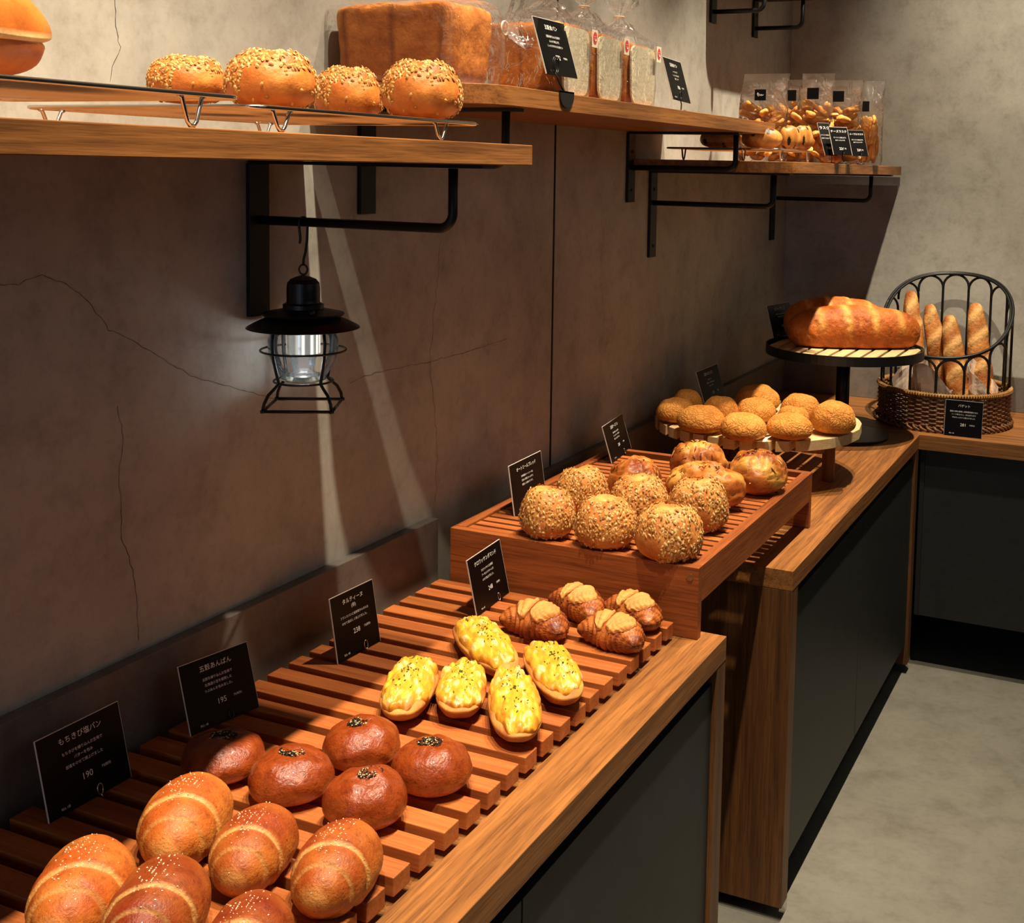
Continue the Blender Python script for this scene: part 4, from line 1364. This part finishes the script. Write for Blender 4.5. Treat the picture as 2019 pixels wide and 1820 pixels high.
card(((1371, 733), (1415, 719)), on(1392, 806, ZW), on(1432, 786, ZW), std('五穀メロンパン', ['外はさくさく', '五穀をたっぷり練り込んだ', 'メロンパンです'], '170', 0.10), 'black price card standing among the melon buns on the pale stand', clipx=0.64, clip=False)
card(((1510, 605), (1558, 594)), on(1526, 667, ZK), on(1570, 657, ZK), std('ソフトフランス', ['外はぱりっと中はもっちりの', '食事に合うパンです'], '250', 0.10), 'black price card in the shade on the pedestal stand', clipx=0.64, clip=False)
# card on the basket
yb_ = KY - KR - 0.022
bl, br = ony(1861, 858, yb_), ony(1935, 862, yb_)
bl[2] = br[2] = T + 0.0015
tl = ony(1861, 787, yb_ + 0.010)
card(None, bl, br, std('バゲット', ['国産小麦を使用し長時間発酵させた', 'ハード系のパン。外はぱりぱり', '中はもっちりと焼上げました'], '281', 0.085), 'black price card leaning on the front of the wicker basket, reading 281', clip=False, TLp=tl, base=False)

# ------------------------------------------------------------------ wire cooling racks
def wire_rack(x0, x1, y0, y1, zt, zb, label, feet, step=0.0125):
    o = ((x0 + x1) / 2, (y0 + y1) / 2, zb)
    t = tag(empty('cooling_rack', o), label, 'rack', 'wire cooling racks on the shelves')
    c = [(x0, y0), (x1, y0), (x1, y1), (x0, y1)]
    R = 0.018; P = []
    for (cx, cy), a0 in (((x0 + R, y0 + R), PI), ((x1 - R, y0 + R), 1.5 * PI), ((x1 - R, y1 - R), 0), ((x0 + R, y1 - R), PI / 2)):
        for i in range(6):
            a = a0 + PI / 2 * i / 5
            P.append((cx + R * math.cos(a), cy + R * math.sin(a), zt - 0.0025))
    off(MB().tube(P, 0.0024, 8, True), o).build('frame', M['chrome'], t, smooth=True)
    g = MB(); x = x0 + step
    while x < x1 - 0.004:
        g.tube([(x, y0, zt - 0.0010), (x, y1, zt - 0.0010)], 0.0008, 5); x += step
    y = y0 + step
    while y < y1 - 0.004:
        g.tube([(x0, y, zt - 0.0026), (x1, y, zt - 0.0026)], 0.0008, 5); y += step
    off(g, o).build('wire_grid', M['chrome'], t)
    q = 0.0022
    for fx, fy in feet:
        w = 0.017; z0 = zb + q
        p = [(fx, fy - w, zt - 0.004), (fx, fy - w * 0.75, zt - 0.006), (fx, fy - w * 0.35, z0 + 0.004), (fx, fy - w * 0.15, z0), (fx, fy + w * 0.15, z0), (fx, fy + w * 0.35, z0 + 0.004), (fx, fy + w * 0.75, zt - 0.006), (fx, fy + w, zt - 0.004)]
        off(MB().tube(p, q, 7), o).build('foot', M['chrome'], t, smooth=True)
    return t
wire_rack(0.07, 0.398, 0.22, 0.945, 1.6065, Z1, 'near wire cooling rack at the left end of the shelf', [(0.396, 0.42), (0.396, 0.877), (0.072, 0.30), (0.072, 0.87)])
wire_rack(0.07, 0.398, 0.962, 1.405, 1.5995, Z1, 'second wire cooling rack under the seeded buns', [(0.396, 1.004), (0.396, 1.31), (0.072, 1.0), (0.072, 1.36)])
wire_rack(0.07, 0.370, 2.895, 3.225, 1.5985, Z3, 'small wire cooling rack with raisin bread on the far shelf', [(0.12, 2.897), (0.28, 2.897), (0.367, 2.93), (0.367, 3.18)])

def fit_y(o, bbox, y, z, rz, size, hfit=True):
    V = verts_of(o); nat = V.max(0) - V.min(0)
    o.rotation_euler = (0, 0, rz); R = np.array(o.rotation_euler.to_matrix())
    s = np.array(size) / nat
    loc = np.array([ony((bbox[0] + bbox[2]) / 2, bbox[3], y)[0], y, z])
    for it in range(12):
        Wd = (V * s) @ R.T; Wd = Wd - [0, 0, Wd[:, 2].min()] + loc
        q = proj(Wd); a0, b0 = q.min(0); a1, b1 = q.max(0)
        k = (bbox[2] - bbox[0]) / (a1 - a0)
        s[:2] *= k ** 0.8
        s[2] *= (min(1.2, max(0.8, (bbox[3] - bbox[1]) / (b1 - b0))) if hfit else k) ** 0.8
        loc[0] += ony((bbox[0] + bbox[2]) / 2, bbox[3], y)[0] - ony((a0 + a1) / 2, bbox[3], y)[0]
    zz = ((V * s) @ R.T)[:, 2].min()
    o.scale = tuple(s); o.location = (loc[0], loc[1], loc[2] - zz); return o

G = 'seeded buns on the wire racks'
for bb, k, x, z, rz, lab in [
    ((290, 98, 450, 196), 1, 0.180, 1.6075, 62, 'seeded bun at the left of the four on the upper left shelf'),
    ((442, 94, 627, 216), 1, 0.300, 1.6005, 40, 'largest seeded bun, second from left on the upper left shelf'),
    ((618, 117, 753, 224), 1, 0.205, 1.6005, 46, 'browner seeded bun, third from left on the upper left shelf'),
    ((751, 116, 911, 236), 1, 0.330, 1.6005, 30, 'seeded bun at the right end of the upper left shelf')]:
    o = oat_bun(k)
    fit(o, bb, z=z, x=x, rz=math.radians(rz), s0=0.09)
    tag(o, lab, 'bread', G)

# split sandwich bun, cut by the left edge of the picture
def sandwich():
    A, B, Pp = rgb(214, 128, 50), rgb(176, 84, 28), rgb(246, 206, 140)
    def half(zc, h, up, dr):
        def fn(th, ph):
            c = max(0, math.cos(ph)) ** 0.75; s = math.sin(ph)
            x, y = 0.055 * c * math.cos(th), 0.115 * c * math.sin(th)
            z = zc + (h * s if (s > 0) == up else 0.012 * s)
            tilt = 0.16 * (x) if up else 0.0
            k = 1 + 0.05 * nz((x, y, z), 30, 3)
            return x * k + dr, y * k, z - tilt, mixc(mixc(A, B, 0.5 + nz((x, y, z), 25, 2)), Pp, 0.0 if (s > 0) == up else 0.9)
        return fn
    o = MB().sphere_grid(half(0.034, 0.033, False, 0.0), 48, 30).build('split_bun', M['split_bun'], None, True)
    MB().sphere_grid(half(0.047, 0.048, True, 0.004), 48, 30).build('bun_lid', M['split_bun'], o, True)
    def cream(th, ph):
        c = max(0, math.cos(ph)) ** 0.5; s = math.sin(ph)
        w = 1 + 0.08 * math.sin(9 * th)
        return 0.051 * c * w * math.cos(th), 0.108 * c * w * math.sin(th), 0.040 + 0.0075 * s, rgb(252, 222, 160)
    MB().sphere_grid(cream, 60, 16).build('cream_filling', M['crumb'], o, True, label='pale cream filling')
    return o
o = sandwich(); o.location = (0.285, onx(95, 120, 0.285)[1] - 0.117, 1.6068); o.rotation_euler = (0, 0, 0.10)
tag(o, 'split bun with pale cream filling at the left edge of the upper shelf', 'bread')

# ------------------------------------------------------------------ pan loaves in clear bags
def pan_loaf(x0, x1, y0, y1, h, label, sliced, seed):
    A, B, Cr = rgb(206, 132, 62), rgb(168, 92, 36), rgb(226, 170, 96)
    cx, cy, cz = (x0 + x1) / 2, (y0 + y1) / 2, h / 2
    hx, hy, hz = (x1 - x0) / 2, (y1 - y0) / 2, h / 2
    n = 22
    mb = MB()
    def pt(a, b, c):       # cube point to a softly rounded, slightly tapering block
        p = Vector((a, b, c)); e = 9.0
        m = (abs(a) ** e + abs(b) ** e + abs(c) ** e) ** (1 / e)
        p = p / m
        tp = 0.955 + 0.045 * p.z
        d = 0.010 * nz(p, 1.6, seed) + 0.012 * nz(p, 5, seed)
        q = Vector((p.x * hx * tp, p.y * hy * tp, p.z * hz)) * (1 + d)
        if p.z > 0.85: q.z += 0.004 * nz(p, 4, seed + 2)
        k = 0.5 + 0.7 * nz(p, 2.2, seed) + 0.4 * nz(p, 9, seed)
        c_ = mixc(A, B, k)
        rim = max(0, sorted((abs(p.x), abs(p.y), abs(p.z)))[1] - 0.90) / 0.1
        c_ = mixc(c_, Cr, 0.6 * min(1, rim))
        ln = abs(((p.x * 2.5 if hx > hy * 1.3 else p.x * 2) + 0.5) % 1 - 0.5)
        if ln < 0.03 and abs(p.y) > 0.9: c_ = mixc(c_, rgb(120, 60, 24), 0.7)
        return (q.x, q.y, q.z + cz), c_
    for ax in range(3):
        for sg in (-1, 1):
            vs, cs, fs = [], [], []
            for i in range(n + 1):
                for j in range(n + 1):
                    u, v = -1 + 2 * i / n, -1 + 2 * j / n
                    p = [0, 0, 0]; p[ax] = sg; p[(ax + 1) % 3] = u; p[(ax + 2) % 3] = v
                    a, c_ = pt(*p); vs.append(a); cs.append(c_)
            for i in range(n):
                for j in range(n):
                    q = i * (n + 1) + j
                    fs.append((q, q + 1, q + n + 2, q + n + 1) if sg > 0 else (q, q + n + 1, q + n + 2, q + 1))
            mb.add(vs, fs, cs)
    o = mb.build('pan_loaf', M['toast'], None, True)
    o.location = (cx, cy, Z2 + 0.0014)
    tag(o, label, 'bread', 'pan loaves on the higher shelf')
    if sliced:
        f = MB(); W_ = rgb(238, 224, 190); k = 16
        pts = []
        for i in range(4 * k):
            a = 2 * PI * i / (4 * k)
            ca, sa = math.cos(a), math.sin(a); e = 6.0
            m = (abs(ca) ** e + abs(sa) ** e) ** (1 / e)
            yy, zz_ = ca / m, sa / m
            tp = 0.955 + 0.045 * zz_
            pts.append((hx * 0.995, yy * hy * 0.90 * tp, cz + zz_ * hz * 0.91 - 0.002))
        m = len(pts)
        f.add(pts + [(p[0] + 0.0035, p[1] * 0.99, p[2]) for p in pts], [tuple(range(m, 2 * m))] + [(i, (i + 1) % m, m + (i + 1) % m, m + i) for i in range(m)], W_)
        f.build('crumb_face', M['crumb'], o, label='pale cut crumb face')
    return o
pan_loaf(0.012, 0.243, 1.588, 1.722, 0.126, 'long brown bagged pan loaf lying crosswise, leftmost on its shelf', False, 1)
pan_loaf(0.115, 0.272, 1.885, 2.006, 0.129, 'first of three upright cut pan loaves, behind the hanging card', True, 2)
pan_loaf(0.120, 0.272, 2.030, 2.150, 0.127, 'middle one of the three upright cut pan loaves', True, 3)
pan_loaf(0.120, 0.272, 2.182, 2.322, 0.125, 'last of the three upright cut pan loaves, right end', True, 4)

def film_bag(o, levels, seed, label, n=56, crinkle=0.05, group='clear bags round the pan loaves', mat='film2'):
    """levels: (axis position, half a, half b, square-ness, offset a, offset b), local frame with z as the axis."""
    vs, fs = [], []
    L = []
    for (p0, p1) in zip(levels[:-1], levels[1:]):
        k = max(2, int(abs(p1[0] - p0[0]) / 0.007))
        for i in range(k):
            t_ = i / k
            L.append(tuple(a + (b - a) * t_ for a, b in zip(p0, p1)))
    L.append(levels[-1])
    for z, a, b, e, oa, ob in L:
        for j in range(n):
            th = 2 * PI * j / n
            c, s_ = math.cos(th), math.sin(th)
            m = (abs(c) ** e + abs(s_) ** e) ** (1 / e)
            k = 1 + crinkle * max(0.0, nz((c * 2.2, s_ * 2.2, z * 22), 1.3, seed)) + (0.0 if a > 0.03 else 0.25 * math.sin(9 * th))
            vs.append((oa + a * c / m * k, ob + b * s_ / m * k, z))
    m = len(L)
    for i in range(m - 1):
        for j in range(n):
            j2 = (j + 1) % n
            fs.append((i * n + j, i * n + j2, (i + 1) * n + j2, (i + 1) * n + j))
    me = MB().add(vs, fs).mesh('film', M[mat], True)
    t = tag(empty('clear_bag', o), label, 'bag', group)
    link('film', me, t)
    return t
def tie(t, loc, r, axis='Z'):
    ob = MB().tube([(r * math.cos(a), r * math.sin(a), 0) for a in [2 * PI * i / 24 for i in range(24)]], 0.0016, 6, True).build('tie', M['paper'], t, smooth=True)
    ob.location = loc
    return ob
def sticker(t, loc, s=0.024, rot=None):
    st = MB().box(0, 0.0005, -s * 0.5, s * 0.5, -s * 0.65, s * 0.65).build('sticker', M['sticker'], t, label='cream sticker with a red oval')
    st.location = loc
    n = 28
    ov = MB().add([(0.0006, s * 0.36 * math.cos(2 * PI * i / n), s * 0.46 * math.sin(2 * PI * i / n) + 0.001) for i in range(n)] + [(0.0009, s * 0.36 * math.cos(2 * PI * i / n), s * 0.46 * math.sin(2 * PI * i / n) + 0.001) for i in range(n)], [tuple(range(n, 2 * n))] + [(i, (i + 1) % n, n + (i + 1) % n, n + i) for i in range(n)])
    ov.build('red_oval', M['red'], st)
    w = MB()
    w.box(0.001, 0.0012, -0.0006, 0.0006, -0.006, 0.001).box(0.001, 0.0012, -0.005, 0.005, 0.003, 0.0038)
    w.tube([(0.0011, 0.0045 * math.cos(a), 0.002 + 0.0045 * math.sin(a) - 0.002) for a in [PI + PI * i / 8 for i in range(9)]], 0.0005, 4)
    w.build('emblem', M['sticker'], st)
    return st
# bag of the crosswise loaf: its axis runs out from the wall, gathered at the shopper's end
t = film_bag((0.0, 1.655, Z2 + 0.001), [(0.003, 0.062, 0.066, 8, 0.066, 0), (0.247, 0.0655, 0.068, 8, 0.066, 0), (0.262, 0.050, 0.052, 4, 0.072, 0.004), (0.280, 0.010, 0.010, 2, 0.088, 0.012), (0.290, 0.009, 0.009, 2, 0.092, 0.014), (0.306, 0.040, 0.028, 2, 0.106, 0.018), (0.322, 0.058, 0.034, 2, 0.116, 0.020)], 3, 'crinkled clear bag round the crosswise loaf, tied at its end')
# turn the local z axis to world +x, local x to world z
for ch in t.children:
    ch.data.transform(Matrix(((0, 0, 1, 0), (0, 1, 0, 0), (1, 0, 0, 0), (0, 0, 0, 1))))
tie(t, (0.285, 0.013, 0.090), 0.0105).rotation_euler = (0, PI / 2, 0)
for i, (y0, y1, lab) in enumerate([(1.885, 2.006, 'clear gathered bag on the first upright cut loaf'), (2.030, 2.150, 'clear gathered bag on the middle upright cut loaf'), (2.182, 2.322, 'clear gathered bag with a flared top on the last upright loaf')]):
    cx, cy, hy = 0.196, (y0 + y1) / 2, (y1 - y0) / 2
    hx = 0.083
    t = film_bag((cx, cy, Z2 + 0.001), [(0.0005, hx * 0.96, hy * 0.97, 8, 0, 0), (0.006, hx, hy * 1.0, 8, 0, 0), (0.131, hx + 0.002, hy + 0.006, 8, 0, 0), (0.142, hx * 0.80, hy * 0.8, 4, 0, 0), (0.160, 0.030, 0.024, 2.5, 0.02, -0.01), (0.172, 0.0085, 0.0085, 2, 0.03, -0.016), (0.180, 0.009, 0.009, 2, 0.032, -0.018), (0.200, 0.030, 0.026, 2, 0.034, -0.016), (0.225, 0.046, 0.034, 2, 0.036, -0.014)], 5 + i, lab)
    tie(t, (0.031, -0.017, 0.176), 0.0102)
    sticker(t, (hx + 0.0055, hy - 0.010 + (0.004 if i < 2 else -0.004), 0.108))

# cards on the pan loaf shelf
def in_world(mb, t, name, mat, smooth=False, label=None):
    mi = t.matrix_world.inverted()
    mb.v = [tuple(mi @ Vector(p)) for p in mb.v]
    return mb.build(name, mat, t, smooth, label=label)
t, *_ = card(((1051, 33), (1110, 46)), onx(1078, 145, 0.300), onx(1139, 155, 0.300), std('五穀食パン', ['五穀を練り込んだ生地で', 'ふんわり焼上げた', 'しっとりやわらかな食パン'], '372'), 'black price card clipped to the shelf edge before the pan loaves', clip=False, base=False)
p0, p1 = onx(1092, 128, 0.303), onx(1109, 181, 0.303)
mb = MB()
for kq in (0.0, 0.006):
    mb.tube([(p0[0] + 0.002, p0[1] + kq + 0.009 * math.cos(a), p0[2] + 0.013 * math.sin(a)) for a in [2 * PI * i / 20 for i in range(20)]], 0.0011, 6, True)
mb.tube([(p0[0] + 0.002, p0[1], p0[2] - 0.013), (p0[0] + 0.003, p0[1] + 0.012, (p0[2] + p1[2]) / 2 - 0.004), (0.306, p1[1], p1[2])], 0.0016, 8)
in_world(mb, t, 'wire_clip', M['black'], True)
yc = p1[1] - 0.008; n = 16
pts = [(yc - 0.026, 1.668), (yc + 0.026, 1.668)] + [(yc + 0.026 * math.cos(PI * i / n) , 1.665 - 0.024 * math.sin(PI * i / n) ** 0.8) for i in range(0, n + 1)]
mb = MB().add([(0.3142, a, b) for a, b in pts] + [(0.3165, a, b) for a, b in pts], [tuple(range(len(pts)))[::-1], tuple(range(len(pts), 2 * len(pts)))] + [(i, (i + 1) % len(pts), len(pts) + (i + 1) % len(pts), len(pts) + i) for i in range(len(pts))])
mb.box(0.296, 0.3165, yc - 0.026, yc + 0.026, Z2 + 0.0006, 1.6685)
in_world(mb, t, 'edge_hook', M['black'])
def stick(t, pu, pd, r=0.0013):
    mb = MB().tube([tuple(pu), tuple((np.array(pu) + np.array(pd)) / 2 + [0.002, 0, 0]), tuple(pd)], r, 6)
    mb.tube([(pu[0] + 0.0012, pu[1] + 0.006 * math.cos(a), pu[2] + 0.004 + 0.008 * math.sin(a)) for a in [2 * PI * i / 16 for i in range(16)]], 0.0009, 5, True)
    mb.lathe([(0, 0), (0.011, 0), (0.011, 0.002), (0, 0.0022)], 20, (pd[0], pd[1], pd[2]))
    in_world(mb, t, 'holder', M['black'], True)
t, *_ = card(((1311, 113), (1337, 122)), onx(1327, 195, 0.290), onx(1362, 204, 0.290), std('五穀食パン', ['ハーフサイズ', 'しっとりやわらか', '食パンです'], '186'), 'small black price card at the far end of the pan loaf shelf', clip=False, base=False)
q = onx(1341, 192, 0.292); stick(t, q, (0.290, q[1] + 0.012, Z2 + 0.0006))

# ------------------------------------------------------------------ raisin breads, rusk bags and their cards on the far shelf
def raisin(seed):
    rr = random.Random(seed)
    A, B = rgb(224, 158, 76), rgb(176, 104, 42)
    sp = [(rr.uniform(-.4, .4), rr.uniform(-.2, .2), rr.uniform(0.05, .3)) for _ in range(26)]
    def fn(th, ph):
        c = max(0, math.cos(ph)) ** 0.62; s = math.sin(ph)
        x, y = 0.5 * c * math.cos(th), 0.27 * c * math.sin(th)
        z = 0.14 + (0.16 if s > 0 else 0.14) * s
        k = 1 + 0.05 * nz((x, y, z), 6, seed)
        col = mixc(A, B, 0.4 + 0.9 * nz((x, y, z), 4, seed) + (0.4 if s < -0.3 else 0))
        for a, b, q in sp:
            if (x - a) ** 2 + (y - b) ** 2 + (z - q) ** 2 < 0.0042: col = rgb(40, 22, 14)
        return x * k, y * k, max(0, z * k), col
    return MB().sphere_grid(fn, 90, 50).build('raisin_bread', M['raisin_bread'], None, True)
G = 'raisin breads on the far wire rack'
for bb, y, rz, sz, seed, lab in [
    ((1380, 262, 1462, 297), 3.02, 20, (0.16, 0.10, 0.045), 5, 'raisin bread at the left on the far rack, below the higher shelf'),
    ((1462, 258, 1543, 299), 2.99, 14, (0.15, 0.10, 0.05), 6, 'raisin bread with dark fruit in the middle of the far rack'),
    ((1536, 252, 1580, 300), 3.10, 70, (0.13, 0.08, 0.055), 7, 'small fruit bread standing at the right of the far rack'),
    ((1562, 252, 1604, 301), 3.16, 60, (0.13, 0.08, 0.055), 8, 'orange brown bread roll at the right end of the far rack')]:
    o = raisin(seed)
    fit_y(o, bb, y, 1.599, math.radians(rz), sz)
    tag(o, lab, 'bread', G)

def rusk_mesh(seed, L, r):
    rr = random.Random(seed)
    A, B = rgb(244, 184, 98), rgb(204, 118, 46)
    b = rr.uniform(-.2, .2)
    def fn(th, ph):
        c = max(0, math.cos(ph)) ** 0.5; s = math.sin(ph)
        x = 0.5 * L * s
        y, z = r * c * math.cos(th) * 1.25, r * c * math.sin(th) * 0.8
        tw = 0.8 * s
        y, z = y * math.cos(tw) - z * math.sin(tw), y * math.sin(tw) + z * math.cos(tw)
        k = 1 + 0.18 * nz((x, y, z), 120, seed)
        return x, y * k + b * x * x / L, z * k, mixc(A, B, 0.5 + nz((x, y, z), 60, seed))
    return MB().sphere_grid(fn, 16, 20).mesh('rusk', M['rusk'])
RU = [rusk_mesh(91 + i, L, r) for i, (L, r) in enumerate([(0.075, 0.0105), (0.060, 0.0135), (0.088, 0.0088), (0.050, 0.0135)])]
BAGS = [((1502, 315), 3.42, 0.070, 0.040, 0.258, 0.158, 'leftmost', 'square pale rusks'),
        ((1561, 315), 3.56, 0.062, 0.040, 0.250, 0.165, 'second', 'rusks'),
        ((1604, 315), 3.40, 0.048, 0.036, 0.255, 0.160, 'third', 'rusks'),
        ((1654, 315), 3.62, 0.062, 0.040, 0.252, 0.165, 'fourth', 'rusks'),
        ((1704, 315), 3.80, 0.052, 0.040, 0.262, 0.145, 'rightmost', 'long rusk sticks')]
for i, (px, y, hx, hy, H, fill, nm, what) in enumerate(BAGS):
    x = ony(px[0], px[1], y)[0]
    g = 'clear rusk bags on the far shelf'
    t = film_bag((x, y, Z3 + 0.0006), [(0.0003, hx * 0.92, hy * 0.9, 5, 0, 0), (0.01, hx, hy, 4, 0, 0), (fill, hx * 1.0, hy * 0.95, 3.5, 0, 0), (fill + 0.05, hx * 0.98, hy * 0.55, 3, 0, 0), (H - 0.02, hx * 0.96, hy * 0.16, 2.4, 0.004, 0.006), (H, hx * 0.98, hy * 0.10, 2.2, 0.005, 0.008)], 20 + i, nm + ' clear bag of ' + what + ' on the far shelf', 48, 0.07, g, 'film')
    yb = -hy * 0.62
    zc = fill + 0.036
    lb = MB().box(-0.017, 0.017, yb - 0.010, yb - 0.0092, zc - 0.016, zc + 0.016)
    lo_ = lb.build('label', M['card'], t, label='small black bag label')
    if i == 0:
        sq_ = [(-0.010, 0.002), (-0.007, 0.007), (-0.006, -0.004), (-0.008, 0.001), (-0.002, 0.003), (-0.003, -0.003), (0.001, 0.001), (0.002, -0.003), (0.004, 0.002), (0.006, -0.002), (0.010, 0.001)]
        MB().tube([(a_, yb - 0.0102, zc + b_) for a_, b_ in sq_], 0.0007, 5).build('emblem', M['ink'], lo_)
    rr = random.Random(60 + i)
    first = None
    spots_ = []
    for k in range(30):
        rk = link('rusk', RU[(k + i) % 4 if i < 4 else 2])
        zz = 0.016 + (fill - 0.010) * (k / 30.0)
        best_, bd_ = None, -1
        for _ in range(60):      # keep the pieces apart
            c_ = (x + rr.uniform(-hx * 0.58, hx * 0.58), y + rr.uniform(-hy * 0.62, hy * 0.40), Z3 + zz + (0.022 if i == 4 else 0))
            d_ = min([math.dist(c_[:2] if i == 4 else c_, q_[:2] if i == 4 else q_) for q_ in spots_[-14:]] + [9])
            if d_ > bd_: best_, bd_ = c_, d_
        spots_.append(best_)
        rk.location = best_
        if i == 4:
            rk.rotation_euler = (rr.uniform(-.25, .25), PI / 2 + rr.uniform(-.25, .25), rr.uniform(0, 3))
            rk.location.z = Z3 + 0.050 + (0.048 if k % 2 else 0.0) + rr.uniform(0, 0.016)
        else:
            rk.rotation_euler = (rr.uniform(-.7, .7), rr.uniform(-.6, .6), rr.uniform(0, 6))
        tag(rk, 'golden baked rusk piece inside the ' + nm + ' clear bag on the far shelf', 'rusk', 'rusks in the ' + nm + ' far bag')
n_ = np.array([0.72, -0.69, 0.0])
def onp(u, v, P0):
    d = _ray(u, v); return CAM + d * ((n_ @ (P0 - CAM)) / (n_ @ d))
for cs, lab, tt, pr in [(((1611, 241), (1634, 244), (1650, 310), (1627, 306)), 'left one of three small black cards before the rusk bags', 'ラスク', '180'),
                        (((1633, 248), (1670, 254), (1680, 310), (1644, 305)), 'middle one of three small black cards before the rusk bags', 'チーズラスク', '220'),
                        (((1672, 256), (1701, 258), (1712, 312), (1681, 307)), 'right one of three small black cards before the rusk bags', 'メープルラスク', '230')]:
    P0 = ony(cs[3][0], cs[3][1], 3.28 if cs[0][0] < 1620 else (3.27 if cs[0][0] < 1650 else 3.40))
    Q = onp(cs[2][0], cs[2][1], P0)
    Q[2] = P0[2]
    t, e, up, n, w, h = card((cs[0], cs[1]), P0, Q, [(tt, 0.84, 0.11, 0, J), ('さくさくに焼上げた', 0.62, 0.055, 0, J), ('おやつパンです', 0.52, 0.055, 0, J), (pr, 0.22, 0.13, 0, J), ('円', 0.22, 0.06, 0.2, J)], lab, clip=False, base=False, res=1)
    mid = (P0 + Q) / 2 + n * 0.003
    stick(t, mid + up * 0.006, (mid[0], mid[1], Z3 + 0.0006), 0.001)
